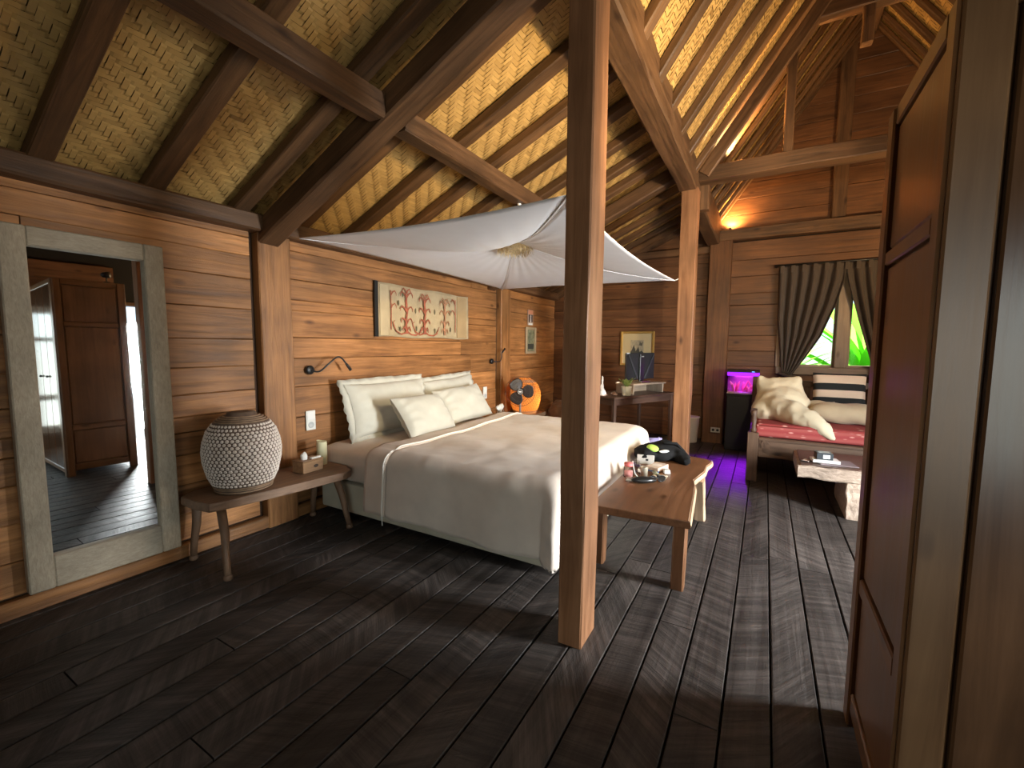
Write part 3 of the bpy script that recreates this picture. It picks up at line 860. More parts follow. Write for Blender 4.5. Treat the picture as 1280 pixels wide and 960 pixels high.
blob('knot', [('e', (0, -.02, .36), (.022, .02, .035), (0, 0, 0)), ('e', (.01, -.02, .31), (.034, .022, .03), (.4, 0, 0))], CLOTH, can, voxel=.008, smooth=3)
raf = thing('raffia_fringe', 'round straw fringe hanging at the middle of the white canopy', 'fringe', (3.45, 1.97, 2.25))
lathe('ring', [(.13, -.005), (.145, -.005), (.145, .02), (.13, .02)], plain('rattan', (.42, .28, .13), .7), raf, (0, 0, 0), 32)
V = []; F = []
for k in range(700):
    a = rng.uniform(0, 2 * pi); r0 = rng.uniform(.10, .15); L = rng.uniform(.05, .10)
    p = Vector((r0 * math.cos(a), r0 * math.sin(a), rng.uniform(-.005, .015)))
    q = p + Vector((math.cos(a) * rng.uniform(-.02, .05), math.sin(a) * rng.uniform(-.02, .05), -L))
    t = Vector((-math.sin(a), math.cos(a), 0)) * .0025
    b = len(V); V += [p - t, p + t, q + t * .4, q - t * .4]; F.append((b, b + 1, b + 2, b + 3))
o = obj('straw', V, F, plain('straw', (.66, .50, .26), .7, noise=.3, nscale=60), raf); o['kind'] = 'stuff'

# ---- live-edge bench at the foot of the bed
fb = thing('bench', 'brown live-edge wooden bench at the foot of the bed, cluttered with small things', 'bench', (3.2, .6, 0))
out = [(2.40, .85), (2.40, .78), (2.43, .30), (2.70, .325), (2.95, .345), (3.10, .36), (3.22, .385), (3.33, .37), (3.50, .345), (3.66, .35), (3.80, .325), (3.87, .33), (3.92, .40), (3.96, .62), (3.98, .85), (3.4, .86), (2.9, .85)]
top = prism('bench_top', [(x - 3.2, y - .6) for x, y in out], .385, .43, W_FOOT('X'), fb, .006)
edge = [(2.43, .297), (2.70, .320), (2.95, .340), (3.10, .355), (3.22, .380), (3.33, .365), (3.50, .340), (3.66, .345), (3.80, .320), (3.88, .326)]
V = []; F = []
for (x, y) in edge:
    j = rng.uniform(-.006, .006)
    V += [(x - 3.2, y - .6 + .012, .384), (x - 3.2, y - .6 - .004 + j * .3, .395 + j), (x - 3.2, y - .6 + .002, .418 + j * .5), (x - 3.2, y - .6 + .012, .4315)]
for i in range(len(edge) - 1):
    for k in range(3):
        F.append((4 * i + k, 4 * (i + 1) + k, 4 * (i + 1) + k + 1, 4 * i + k + 1))
obj('live_edge', V, F, W_EDGE('X'), fb, smooth=True)
wobbly('leg', (-.68, -.24, .388), (-.675, -.235, 0), .07, .075, W_FOOT(), fb, up=(1, 0, 0), n=3, jit=.003)
wobbly('leg', (-.62, .24, .388), (-.60, .25, 0), .07, .075, W_FOOT(), fb, up=(1, 0, 0), n=3, jit=.003)
wobbly('leg', (.24, -.22, .388), (.46, -.215, 0), .07, .08, W_EDGE(), fb, up=(0, 1, 0), n=3, jit=.003)
wobbly('leg', (.60, .22, .388), (.64, .26, 0), .07, .07, W_FOOT(), fb, up=(1, 0, 0), n=3, jit=.003)

# ---- low bench along the wall, under the basket lamp
sb = thing('side_bench', 'low rustic brown plank bench on splayed legs beside the mirror', 'bench', (1.7, 2.85, 0))
out = [(1.24, 3.02), (1.235, 2.86), (1.26, 2.73), (1.35, 2.70), (1.6, 2.665), (1.9, 2.625), (2.11, 2.59), (2.17, 2.62), (2.23, 2.75), (2.24, 2.92), (2.2, 3.08), (1.8, 3.09), (1.35, 3.08)]
prism('bench_top', [(x - 1.7, y - 2.85) for x, y in out], .375, .43, W_BENCH('X'), sb, .012)
for (tx_, ty_, bx_, by_) in ((-.37, -.10, -.42, -.245), (-.38, .16, -.40, .19), (.38, -.17, .43, -.245), (.42, .14, .44, .19)):
    tp, bt = Vector((tx_, ty_, .385)), Vector((bx_, by_, .028))
    lg = tube('leg', [tp, tp * .6 + bt * .4 + Vector((.008, 0, 0)), tp * .25 + bt * .75, bt], [.026, .024, .02, .019], W_BENCH('Z'), sb, 10)
    lathe('leg_foot', [(.018, .0), (.024, .006), (.024, .022), (.018, .032)], W_BENCH('Z'), lg, tuple(bt - Vector((0, 0, .028))), 12)

# ================================================================== THINGS ON THE WALL BENCHES
def thin_glass(name, tint, gloss=.12):
    if name in MATS: return MATS[name]
    m = bpy.data.materials.new(name); m.use_nodes = True
    nt = m.node_tree; nt.nodes.clear()
    o = nt.nodes.new('ShaderNodeOutputMaterial'); mx = nt.nodes.new('ShaderNodeMixShader')
    t = nt.nodes.new('ShaderNodeBsdfTransparent'); gg = nt.nodes.new('ShaderNodeBsdfGlossy'); fr = nt.nodes.new('ShaderNodeLayerWeight'); fr.inputs[0].default_value = gloss
    t.inputs[0].default_value = (*tint, 1); gg.inputs['Roughness'].default_value = .03
    nt.links.new(fr.outputs[0], mx.inputs[0]); nt.links.new(t.outputs[0], mx.inputs[1]); nt.links.new(gg.outputs[0], mx.inputs[2])
    nt.links.new(mx.outputs[0], o.inputs[0])
    MATS[name] = m
    return m
PANE = thin_glass('thin_pane', (.97, .98, .97))
for o in win.children:
    if o.name.startswith('window_pane'): o.data.materials[0] = PANE

def basket_lamp(label, loc, shell_mat, bump_mat, scale=1.0, rows=19, per=46, group=None):
    t = thing('basket_lamp', label, 'lamp', loc)
    s = scale
    prof = [(.150, 0), (.158, .004), (.160, .03), (.165, .034), (.195, .10), (.215, .19), (.219, .25), (.212, .31), (.190, .38), (.155, .43), (.115, .462), (.085, .475), (.078, .49), (.04, .494), (.0, .494)]
    lathe('shell', [(r * s, z * s) for r, z in prof], shell_mat, t, n=48, cap=False)
    def rad(z):
        for (r0, z0), (r1, z1) in zip(prof[:-1], prof[1:]):
            if z0 <= z <= z1 and z1 > z0: return r0 + (r1 - r0) * (z - z0) / (z1 - z0)
        return .1
    V = []; F = []
    for k in range(rows):
        z = .055 + k * (.385 / rows)
        R = rad(z); R2 = rad(z + .004); n_ = per
        sl = math.atan2(R - R2, .004)
        for i in range(n_):
            a = 2 * pi * (i + .5 * (k % 2)) / n_
            c = Vector((R * math.cos(a), R * math.sin(a), z))
            nrm = Vector((math.cos(a) * math.cos(sl), math.sin(a) * math.cos(sl), math.sin(sl)))
            tx_ = Vector((-math.sin(a), math.cos(a), 0)); tz = nrm.cross(tx_)
            q = min(.0118, R * 2 * pi / n_ * .43) * rng.uniform(.9, 1.08)
            b = len(V)
            for m_ in range(6):
                e = 2 * pi * m_ / 6
                V.append((c + (tx_ * math.cos(e) + tz * math.sin(e)) * q) * s)
            for m_ in range(6):
                e = 2 * pi * m_ / 6
                V.append((c + nrm * .0045 + (tx_ * math.cos(e) + tz * math.sin(e)) * q * .6) * s)
            for m_ in range(6):
                F.append((b + m_, b + (m_ + 1) % 6, b + 6 + (m_ + 1) % 6, b + 6 + m_))
            F.append(tuple(b + 6 + m_ for m_ in range(6)))
    w = obj('woven_studs', V, F, bump_mat, t); w['kind'] = 'stuff'
    for k, z in enumerate((.010, .024, .036, .440, .450, .460, .469)):
        R = (rad(z) + .003) * s
        tube('cane_band', [(R * math.cos(2 * pi * i / 40), R * math.sin(2 * pi * i / 40), z * s) for i in range(41)], .0045 * s, plain('cane', (.28, .18, .11), .6, noise=.3), t, 5)
    return t
basket_lamp('round woven basket lamp with pale studs, unlit, on the low bench by the mirror', (1.535, 2.87, .431), plain('basket_brown', (.13, .085, .06), .7, noise=.3), plain('stud_pale', (.70, .60, .52), .5), group=None)

def translucent(name, col, tcol, f):
    m = bpy.data.materials.new(name); m.use_nodes = True
    nt = m.node_tree; nt.nodes.clear()
    o = nt.nodes.new('ShaderNodeOutputMaterial'); mx = nt.nodes.new('ShaderNodeMixShader')
    d = nt.nodes.new('ShaderNodeBsdfDiffuse'); t = nt.nodes.new('ShaderNodeBsdfTranslucent')
    d.inputs[0].default_value = (*col, 1); t.inputs[0].default_value = (*tcol, 1); mx.inputs[0].default_value = f
    nt.links.new(d.outputs[0], mx.inputs[1]); nt.links.new(t.outputs[0], mx.inputs[2]); nt.links.new(mx.outputs[0], o.inputs[0])
    return m
def bulb(name, loc, power, color, radius=.03):
    d = bpy.data.lights.new(name, 'POINT'); d.energy = power; d.color = color; d.shadow_soft_size = radius
    o = bpy.data.objects.new(name, d); o.location = loc; COL.objects.link(o)
    return o
SBX = 5.03
sb2 = thing('side_bench', 'low wooden bench on the far side of the bed, under the glowing lamp', 'bench', (SBX, 2.85, 0))
prism('bench_top', [(-.58, -.2), (.0, -.22), (.56, -.19), (.58, .2), (-.56, .21)], .375, .43, W_BENCH('X'), sb2, .012)
for sx in (-.45, .45):
    for sy in (-.13, .14):
        tube('leg', [(sx, sy, .385), (sx * 1.08, sy * 1.25, 0)], [.026, .02], W_BENCH('Z'), sb2, 10)
gl_l = basket_lamp('round woven basket lamp glowing orange behind the fan', (5.34, 2.86, .431), translucent('glowing_shell', (.45, .2, .07), (.95, .50, .17), .7), translucent('glowing_studs', (.30, .16, .06), (.9, .6, .22), .5), scale=.98, rows=15, per=34)
bulb('basket_lamp_bulb', (5.42, 2.76, .60), 3.0, (1.0, .62, .26), .05)

def tissue_box():
    t = thing('tissue_box', 'small wooden tissue box with a white tissue, between basket lamp and candle', 'tissue box', (1.985, 2.86, .431), math.radians(3))
    WB = wood('tissue_box_wood', (.22, .12, .06), (.42, .25, .13), 'X', rough=.45, var=.02)
    box('body', -.085, .085, -.06, .06, 0, .078, WB, t, .004)
    box('lid', -.088, .088, -.063, .063, .079, .088, WB, t, .003)
    prism('emblem', [(.02 * math.cos(a) , .012 * math.sin(a)) for a in [2 * pi * i / 10 for i in range(10)]], 0, .001, plain('burnt_mark', (.05, .03, .02), .7), t, loc=(.02, -.0605, .04), rot=(pi / 2, 0, 0))
    blob('tissue', [('t', [(-.03, 0, .085), (-.03, .005, .12), (-.022, .0, .145)], [.022, .026, .006]), ('t', [(-.02, .01, .085), (-.045, .0, .125)], [.02, .01])], fabric('tissue_paper', (.78, .77, .72)), t, voxel=.006, smooth=3)
    c = box('card', .0, .075, -.045, -.02, .089, .101, plain('card_white', (.75, .74, .7), .5), t, .001)
tissue_box()
cd = thing('candle', 'cream pillar candle on the low bench left of the bed', 'candle', (2.155, 2.93, .431))
CW = plain('candle_wax', (.66, .62, .40), .45, noise=.08, nscale=12)
lathe('wax', [(.0, 0), (.037, 0), (.038, .004), (.038, .160), (.036, .172), (.030, .174), (.026, .165), (.0, .160)], CW, cd, n=28, cap=False)
tube('wick', [(0, 0, .158), (.002, 0, .172)], .0015, BLACK, cd, 5)
tube('drip_rim', [(.034 * math.cos(a), .034 * math.sin(a), .174 + .010 * max(0, math.cos(a - 2.4))) for a in [2 * pi * i / 24 for i in range(25)]], .004, CW, cd, 6)

# ---- wall lamps, switches
def wall_lamp(label, x, path, z=1.15):
    t = thing('reading_lamp', label, 'lamp', (x, 3.128, z), group=None)
    lathe('base', [(0, 0), (.036, 0), (.036, .018), (.03, .026), (0, .026)], BLACK, t, n=24, rot=(pi / 2, 0, 0), cap=False)
    P = [Vector(p) for p in path]
    S = []
    for i in range(len(P) - 1):
        p0, p1, p2, p3 = P[max(i - 1, 0)], P[i], P[i + 1], P[min(i + 2, len(P) - 1)]
        for k in range(6):
            u = k / 6
            S.append(.5 * ((2 * p1) + (p2 - p0) * u + (2 * p0 - 5 * p1 + 4 * p2 - p3) * u * u + (3 * p1 - p0 - 3 * p2 + p3) * u ** 3))
    S.append(P[-1])
    tube('gooseneck', S, .007, BLACK, t, 8)
    d = (S[-1] - S[-4]).normalized()
    tube('lamp_head', [S[-1] - d * .02, S[-1] + d * .002, S[-1] + d * .05], [.009, .012, .013], BLACK, t, 10)
wall_lamp('black bendy reading lamp on the wall above the near side of the bed', 2.205, [(0, -.02, 0), (.05, -.06, -.012), (.12, -.09, .05), (.19, -.10, .10), (.24, -.10, .085), (.285, -.105, .03)])
wall_lamp('black bendy reading lamp on the wall near the far pillar', 4.88, [(0, -.02, 0), (.04, -.06, -.005), (.10, -.075, .0), (.13, -.08, .05), (.125, -.085, .10), (.15, -.09, .13)])
def socket(label, x, z, two=True):
    t = thing('wall_socket', label, 'socket', (x, 3.137, z))
    h = .078 if two else .04
    box('plate', -.042, .042, -.010, 0, -h, h, WHITE, t, .003)
    if two: box('switch', -.034, .034, -.014, -.009, .008, .07, plain('switch_white', (.78, .78, .75), .3), t, .002)
    lathe('socket_well', [(0, .0008), (.019, .0008), (.021, .004), (.025, .004), (.026, 0)], plain('socket_grey', (.50, .52, .52), .4), t, (0, -.0102, -.036 if two else 0), 24, rot=(pi / 2, 0, 0), cap=False)
socket('white double switch and socket plate above the candle', 2.21, .745)
socket('white double switch and socket plate beside the far pillow', 4.74, .745)

# ---- fan
fan = thing('fan', 'black electric fan with pale hub badge in front of the glowing lamp', 'fan', (4.98, 2.74, .431), math.atan2(-2.74, -4.98))
FB = plain('fan_black', (.025, .022, .022), .4)
FBL = plain('fan_blade', (.04, .03, .027), .4)
lathe('base', [(0, 0), (.11, 0), (.112, .01), (.05, .028), (.022, .04), (0, .04)], FB, fan, n=28, cap=False)
lathe('pole', [(.013, .03), (.013, .24)], plain('fan_pole', (.30, .28, .26), .3), fan, (-.05, 0, 0), 12)
lathe('motor', [(0, -.10), (.04, -.09), (.05, -.04), (.045, .0), (0, .0)], FB, fan, (0, 0, .335), 20, rot=(0, pi / 2, 0), cap=False)
for k in range(3):
    a0 = pi / 2 * 1.0 + k * 2 * pi / 3 + .55
    def blade(u, v, a0=a0):
        r = .03 + .145 * u
        wdt = 1.55 * (1 - .22 * u) * math.sin(pi * min(.98, .28 + .62 * u)) ** .6
        a = a0 + (v - .5) * wdt * 1.25
        return (.025 + .03 * (v - .5), r * math.cos(a), .335 + r * math.sin(a))
    grid_obj('blade', blade, 10, 10, FBL, fan, thick=.003)
hub = lathe('hub', [(0, .0), (.034, .0), (.034, .02), (.028, .032), (0, .034)], FB, fan, (.025, 0, .335), 28, rot=(0, pi / 2, 0), cap=False)
tube('hub_ring', [(.060, .03 * math.cos(a), .335 + .03 * math.sin(a)) for a in [2 * pi * i / 32 for i in range(33)]], .0042, plain('badge_pale', (.7, .68, .64), .35), fan, 6)
prism('badge', [(.019 * math.cos(a) * 1.0, .009 * math.sin(a)) for a in [2 * pi * i / 16 for i in range(16)]], 0, .0012, plain('badge_white', (.78, .76, .72), .4), fan, loc=(.0605, 0, .335), rot=(pi / 2, 0, pi / 2 + .0))
WIRE = plain('guard_wire', (.10, .07, .055), .35, metal=.3)
for (R, xx) in ((.195, .0), (.195, .012), (.13, .062), (.07, .072)):
    tube('guard_ring', [(xx, R * math.cos(a), .335 + R * math.sin(a)) for a in [2 * pi * i / 48 for i in range(49)]], .0022, WIRE, fan, 5)
V = []; F = []
for k in range(40):
    a = 2 * pi * k / 40
    p = [(x_, r_ * math.cos(a), .335 + r_ * math.sin(a)) for x_, r_ in ((.076, .03), (.072, .08), (.060, .14), (.03, .185), (.0, .197), (-.04, .17), (-.06, .06))]
    v_, f_ = tube_data(p, .0008, 4); b = len(V); V += v_; F += [tuple(i + b for i in f) for f in f_]
o = obj('guard_wires', V, F, WIRE, fan); o['kind'] = 'stuff'

# ---- small glass things beside the far pillow
def tumbler(label, loc, r, h, mat, cat='glass', group=None):
    t = thing('glass', label, cat, loc)
    lathe('tumbler', [(0, .001), (r * .85, .001), (r, h), (r * 1.02, h), (r * 1.0, h - .003)], mat, t, n=20, cap=False)
    return t
CLEAR = thin_glass('clear_thin', (.86, .84, .82))
tumbler('clear drinking glass on the far bench, next to the far pillow', (4.60, 2.80, .431), .035, .13, CLEAR)
tumbler('second clear glass on the far bench, at the foot of the wall pillar', (4.79, 2.74, .431), .033, .11, CLEAR)
t = thing('paper_napkin', 'crumpled white napkin above the glass beside the far pillow', 'napkin', (4.66, 2.86, .431))
blob('napkin', [('e', (0, 0, .08), (.03, .03, .08), (0, 0, 0)), ('e', (.02, -.01, .16), (.045, .03, .04), (.4, .5, 0)), ('e', (-.03, 0, .15), (.03, .03, .035), (0, .3, 0))], fabric('tissue_paper', (.78, .77, .72)), t, voxel=.009, smooth=3, extra=(.02, .03))

# ---- tapestry and pictures on the left wall
tp = thing('tapestry', 'cream wall cloth with three red-brown plant motifs above the bed', 'tapestry', (3.62, 3.13, 1.68))
TC = fabric('tapestry_cloth', (.40, .31, .185), weave=180, bump=.12, var=.14)
def tcl(u, v):
    x = -.69 + 1.40 * u; z = -.25 + .50 * v
    return (x, -.006 - .006 * math.sin(7 * x + 3 * z) ** 2 - .01 * (u > .97) - .004 * math.sin(19 * x), z + .006 * math.sin(9 * x))
grid_obj('cloth', tcl, 60, 14, TC, tp, thick=.003)
box('side_band', .50, .695, -.020, -.012, -.238, .232, fabric('tapestry_border', (.36, .25, .13), weave=180, var=.1), tp, .001)
box('side_band', -.675, -.575, -.020, -.012, -.235, .235, fabric('tapestry_border_pale', (.43, .34, .21), weave=180, var=.1), tp, .001)
box('black_strip', -.735, -.695, -.02, .0, -.25, .26, BLACK, tp, .002)  # black strip along the left edge of the cloth
RED = plain('motif_red', (.30, .085, .045), .9, noise=.35, nscale=30)
REDP = plain('motif_pale_red', (.34, .16, .085), .9, noise=.35, nscale=30)
GRN = plain('motif_dark', (.12, .10, .055), .9)
MO = [0.0]
def ribbon(path, w, mat, name='motif'):
    MO[0] += .00006
    P = [Vector((x, z)) for x, z in path]; V = []; F = []
    for i, p in enumerate(P):
        d = (P[min(i + 1, len(P) - 1)] - P[max(i - 1, 0)]).normalized(); nn = Vector((-d.y, d.x))
        ww = w[i] if isinstance(w, list) else w
        for s in (-1, 1):
            V.append((p.x + nn.x * ww * s * .62, -.0235 - MO[0], p.y + nn.y * ww * s * .62))
    for i in range(len(P) - 1): F.append((2 * i, 2 * i + 1, 2 * i + 3, 2 * i + 2))
    o = obj(name, V, F, mat, tp)
    md = o.modifiers.new('t', 'SOLIDIFY'); md.thickness = .0008
def hook(x, z, sx, dx, dz, mat, w=.012):
    ribbon([(x, z), (x + sx * dx * .35, z + dz * .7), (x + sx * dx * .75, z + dz), (x + sx * dx, z + dz * .55), (x + sx * dx * 1.02, z + dz * .1)], [w, w * 1.1, w, w * .8, w * .3], mat)
for (x0, mt_, ht) in ((-.33, RED, .19), (-.06, RED, .16), (.27, REDP, .15)):
    ribbon([(x0, -.215), (x0 - .012, -.1), (x0 + .008, 0), (x0 - .006, .1), (x0, ht)], [.026, .020, .018, .022, .012], mt_)
    for (zz, dd) in ((ht - .05, .085), (.0, .085), (-.115, .075), (-.20, .05)):
        for sx in (-1, 1): hook(x0, zz, sx, dd, .055, mt_)
    for sx in (-1, 1): hook(x0, ht - .01, sx, .055, .05, mt_, .010)
    if x0 < .2:
        ribbon([(x0, -.19), (x0 + .06, -.222), (x0 + .13, -.225), (x0 + .19, -.20), (x0 + .23, -.13)], [.016, .012, .012, .012, .006], mt_)
        ribbon([(x0, -.2), (x0 - .08, -.222), (x0 - .15, -.19), (x0 - .19, -.11), (x0 - .16, -.09)], [.014, .012, .011, .010, .005], mt_)
for xb in (-.545, .455):
    ribbon([(xb, -.18), (xb + .004, 0), (xb, .19)], .009, RED)
    for zz in (.14, .02):
        hook(xb, zz, 1 if xb < 0 else -1, .07, .05, RED, .009)
for (x0, zz) in ((-.44, .08), (-.42, -.17), (-.20, .02), (-.19, -.16), (.10, .03), (.10, -.17), (.36, .04), (.37, -.15), (-.38, .17)):
    prism('seed', [(.010 * math.cos(a), .028 * math.sin(a)) for a in [2 * pi * i / 10 for i in range(10)]], 0, .0015, GRN, tp, loc=(x0, -.0225, zz), rot=(pi / 2, 0, 0))
pc = thing('picture_card', 'small unframed picture card with an orange top on the left wall', 'picture', (5.98, 3.132, 1.785))
box('card', -.085, .085, -.008, 0, -.115, .115, plain('card_edge', (.5, .36, .27), .6), pc, .001)
box('orange_band', -.08, .08, -.010, -.0082, .05, .11, plain('card_orange', (.62, .26, .14), .6), pc)
box('dark_field', -.065, .065, -.010, -.0082, -.07, .045, plain('card_dark', (.10, .06, .045), .6), pc)
prism('pale_figure', [(-.022, -.07), (.022, -.07), (.012, .0), (.016, .025), (0, .045), (-.016, .025), (-.012, .0)], 0, .001, plain('card_pale', (.62, .55, .48), .6), pc, loc=(0, -.0102, 0), rot=(pi / 2, 0, 0))
box('white_strip', -.06, .06, -.010, -.0082, -.108, -.085, plain('card_white', (.75, .74, .7), .5), pc)
pf = thing('framed_picture', 'small pale framed picture hanging below the orange card on the left wall', 'picture', (5.99, 3.13, 1.44))
PF = lambda a: wood('picture_frame_wood', (.30, .22, .13), (.46, .36, .23), a, var=.03)
for (a, b, c, d, ax) in ((-.165, -.125, -.20, .20, 'Z'), (.125, .165, -.20, .20, 'Z'), (-.125, .125, .16, .20, 'X'), (-.125, .125, -.20, -.16, 'X')):
    box('frame_bar', a, b, -.022, 0, c, d, PF(ax), pf, .004)
box('print', -.125, .125, -.008, 0, -.16, .16, plain('print_green', (.20, .20, .12), .6, noise=.5, nscale=14), pf)
box('print_base', -.09, .09, -.010, -.0082, -.13, -.05, plain('print_dark', (.05, .05, .04), .6), pf)
box('mount_strip', -.06, -.02, -.010, -.0082, -.04, .12, plain('print_mid', (.13, .14, .09), .6, noise=.4), pf)

bd = thing('cloth_bundle', 'lumpy brown cloth bundle in the far corner right of the glowing lamp', 'bundle', (6.35, 2.82, 0))
blob('bundle', [('e', (0, 0, .16), (.26, .2, .17), (0, 0, 0)), ('e', (-.08, -.03, .33), (.16, .14, .12), (.3, .2, 0)), ('e', (.1, .02, .36), (.13, .12, .12), (0, .3, 0)), ('e', (.0, -.02, .44), (.09, .09, .07), (0, 0, 0))], fabric('bundle_brown', (.16, .085, .05), var=.25), bd, voxel=.018, smooth=3, extra=(.07, .09))

# ================================================================== DESK CORNER
UA = math.atan2(-.425, .905)
dk = thing('desk', 'dark wooden writing desk standing askew in the far corner', 'desk', (5.11, 1.53, 0), UA)
DW, DD = 1.17, .58
box('desk_top', -.02, DW + .02, -.02, DD + .02, .725, .752, W_DARK('X'), dk, .004)
box('apron', .05, DW - .05, .02, .04, .645, .725, W_DARK('X'), dk, .003)
box('apron', .05, DW - .05, DD - .04, DD - .02, .645, .725, W_DARK('X'), dk, .003)
box('apron', .02, .04, .05, DD - .05, .645, .725, W_DARK('Y'), dk, .003)
box('apron', DW - .04, DW - .02, .05, DD - .05, .645, .725, W_DARK('Y'), dk, .003)
for (x, y) in ((.03, .03), (DW - .03, .03), (.03, DD - .03), (DW - .03, DD - .03)):
    wobbly('leg', (x, y, .725), (x, y, 0), .045, .045, W_DARK('X'), dk, up=(1, 0, 0), n=2, jit=.001, chamfer=.004, taper=.75)
def at_desk(x, y, z=.753):
    p = Matrix.Rotation(UA, 3, 'Z') @ Vector((x, y, 0)); return (5.11 + p.x, 1.53 + p.y, z)
rs = thing('monitor_riser', 'low wooden shelf on the desk carrying the monitor', 'shelf', at_desk(.42, .07), UA)
box('top_board', 0, .66, 0, .30, .115, .137, W_PALE('X'), rs, .003)
box('side_board', .01, .03, .01, .29, 0, .114, W_PALE('Z'), rs, .002)
box('side_board', .60, .62, .01, .29, 0, .114, W_PALE('Z'), rs, .002)
box('back_board', .03, .60, .27, .288, 0, .114, W_PALE('X'), rs, .002)
mo = thing('monitor', 'black monitor seen from behind on the desk', 'monitor', at_desk(.72, .22, .892), UA + math.radians(8))
DKG = plain('monitor_shell', (.016, .018, .02), .55)
box('panel', -.345, .345, -.012, .012, .035, .385, DKG, mo, .006)
box('screen', -.335, .335, .0122, .014, .045, .375, plain('screen_black', (.008, .008, .01), .12), mo)
box('stand_column', -.05, .05, -.035, -.013, .02, .37, plain('stand_gloss', (.012, .012, .013), .35), mo, .006)
box('logo_tab', -.03, .03, -.037, -.0352, .33, .345, plain('stand_grey', (.25, .27, .28), .3), mo, .001)
for s in (-1, 1):
    prism('back_facet', [(s * .33, .37), (s * .30, .37), (s * .07, .06), (s * .10, .045)], 0, .012, plain('facet_grey', (.04, .045, .05), .5), mo, loc=(0, -.012, 0), rot=(pi / 2, 0, 0))
box('stand_foot', -.11, .11, -.09, .07, .0, .018, STEEL, mo, .004)
pl = thing('potted_plant', 'small green plant in a white pot on the near corner of the desk', 'plant', at_desk(.29, .07))
lathe('pot', [(0, 0), (.05, 0), (.062, .10), (.066, .115), (.06, .115), (.055, .10), (0, .095)], plain('pot_white', (.70, .72, .66), .4), pl, n=28, cap=False)
lathe('soil', [(0, .098), (.054, .099), (.0, .100)], plain('soil', (.04, .028, .02), .9), pl, n=20, cap=False)
LEAF = plain('desk_leaf', (.30, .42, .16), .4, noise=.3, nscale=12)
for k in range(8):
    a = k * 2.4; ln = .10 + .05 * ((k * 7) % 5) / 5; tl = .35 + .3 * ((k * 3) % 4) / 4
    def leaf(u, v, a=a, ln=ln, tl=tl):
        w_ = .030 * math.sin(pi * min(1, u * .92 + .06)) ** .8
        r_ = ln * u * tl * (1 + .6 * u); z_ = .10 + ln * u * (1.25 - .35 * u)
        q = (v - .5) * 2 * w_
        return (r_ * math.cos(a) - q * math.sin(a), r_ * math.sin(a) + q * math.cos(a), z_ - abs(v - .5) * .01)
    grid_obj('leaf', leaf, 8, 5, LEAF, pl, thick=.0015)
bt = thing('glass_decanter', 'pale ornate glass bottle at the left end of the desk beside the front post', 'bottle', at_desk(.06, .26))
lathe('bottle', [(0, 0), (.045, 0), (.05, .02), (.03, .07), (.014, .10), (.012, .17), (.016, .18), (.010, .20), (.012, .225), (0, .24)], plain('pearl_glass', (.62, .58, .55), .2), bt, n=20, cap=False)
for s in (-1, 1):
    tube('handle', [(s * .035, 0, .06), (s * .055, 0, .10), (s * .04, 0, .13), (s * .013, 0, .13)], .005, plain('pearl_glass', (.62, .58, .55), .2), bt, 6)
pch = thing('pouch', 'small brown pouch on the desk between the bottle and the plant', 'pouch', at_desk(.15, .14))
blob('pouch_body', [('e', (0, 0, .018), (.06, .04, .02), (0, 0, .3)), ('e', (.03, .01, .024), (.03, .03, .02), (0, 0, 0))], fabric('pouch_tan', (.22, .12, .08)), pch, voxel=.008, smooth=4)
nk = thing('paper_scrap', 'crumpled white paper at the front edge of the desk by the pot', 'paper', at_desk(.21, .03))
blob('paper', [('e', (0, 0, .014), (.03, .022, .014), (0, 0, .5)), ('e', (.015, .01, .022), (.018, .018, .012), (.4, 0, 0))], fabric('tissue_paper', (.78, .77, .72)), nk, voxel=.006, smooth=2, extra=(.012, .02))

gf = thing('framed_picture', 'gold framed picture with a wide beige mount on the wall behind the monitor', 'picture', (FAR_X - .012, 1.725, 1.33))
GOLD = plain('gold_frame', (.72, .50, .16), .3, metal=.85)
for (a, b, c, d) in ((-.26, -.225, -.265, .265), (.225, .26, -.265, .265), (-.225, .225, .23, .265), (-.225, .225, -.265, -.23)):
    box('frame_bar', -.03, .0, a, b, c, d, GOLD, gf, .006)
box('mount', -.012, .0, -.225, .225, -.23, .23, plain('beige_mount', (.47, .37, .20), .7), gf)
box('print', -.014, -.0122, -.10, .10, -.13, .13, plain('sepia_print', (.33, .28, .18), .7, noise=.25, nscale=25), gf)
prism('print_shade', [(-.10, -.13), (.10, -.13), (.10, -.06), (.07, -.03), (.04, -.05), (.02, .03), (-.02, -.04), (-.05, .06), (-.08, -.02), (-.10, -.05)], 0, .0008, plain('print_dark', (.05, .05, .04), .6), gf, loc=(-.0142, 0, 0), rot=(pi / 2, 0, -pi / 2))
prism('print_shade', [(.03, .05), (.08, .04), (.085, .11), (.06, .08), (.04, .12)], 0, .0008, plain('print_dark2', (.10, .09, .06), .6), gf, loc=(-.0142, 0, 0), rot=(pi / 2, 0, -pi / 2))

tr = thing('waste_bin', 'small white waste bin on the floor right of the far post', 'bin', (6.70, .89, 0))
WB = plain('bin_white', (.62, .58, .56), .5)
lathe('bin', [(0, 0), (.098, 0), (.102, .005), (.125, .36), (.128, .365), (.121, .365), (.095, .012), (0, .012)], WB, tr, n=32, cap=False)
lathe('rim', [(.124, .352), (.131, .354), (.131, .366), (.124, .367)], WB, tr, n=32)
ws = thing('wall_socket', 'grey power socket low on the window wall pillar left of the aquarium stand', 'socket', (FAR_X - .192, .555, .20))
box('plate', -.008, 0, -.06, .06, -.035, .035, plain('socket_plate', (.42, .40, .38), .4), ws, .002)
for s in (-1, 1): lathe('socket_well', [(0, 0), (.018, 0), (.018, .003), (0, .003)], BLACK, ws, (-.008, s * .028, 0), 16, rot=(0, -pi / 2, 0), cap=False)

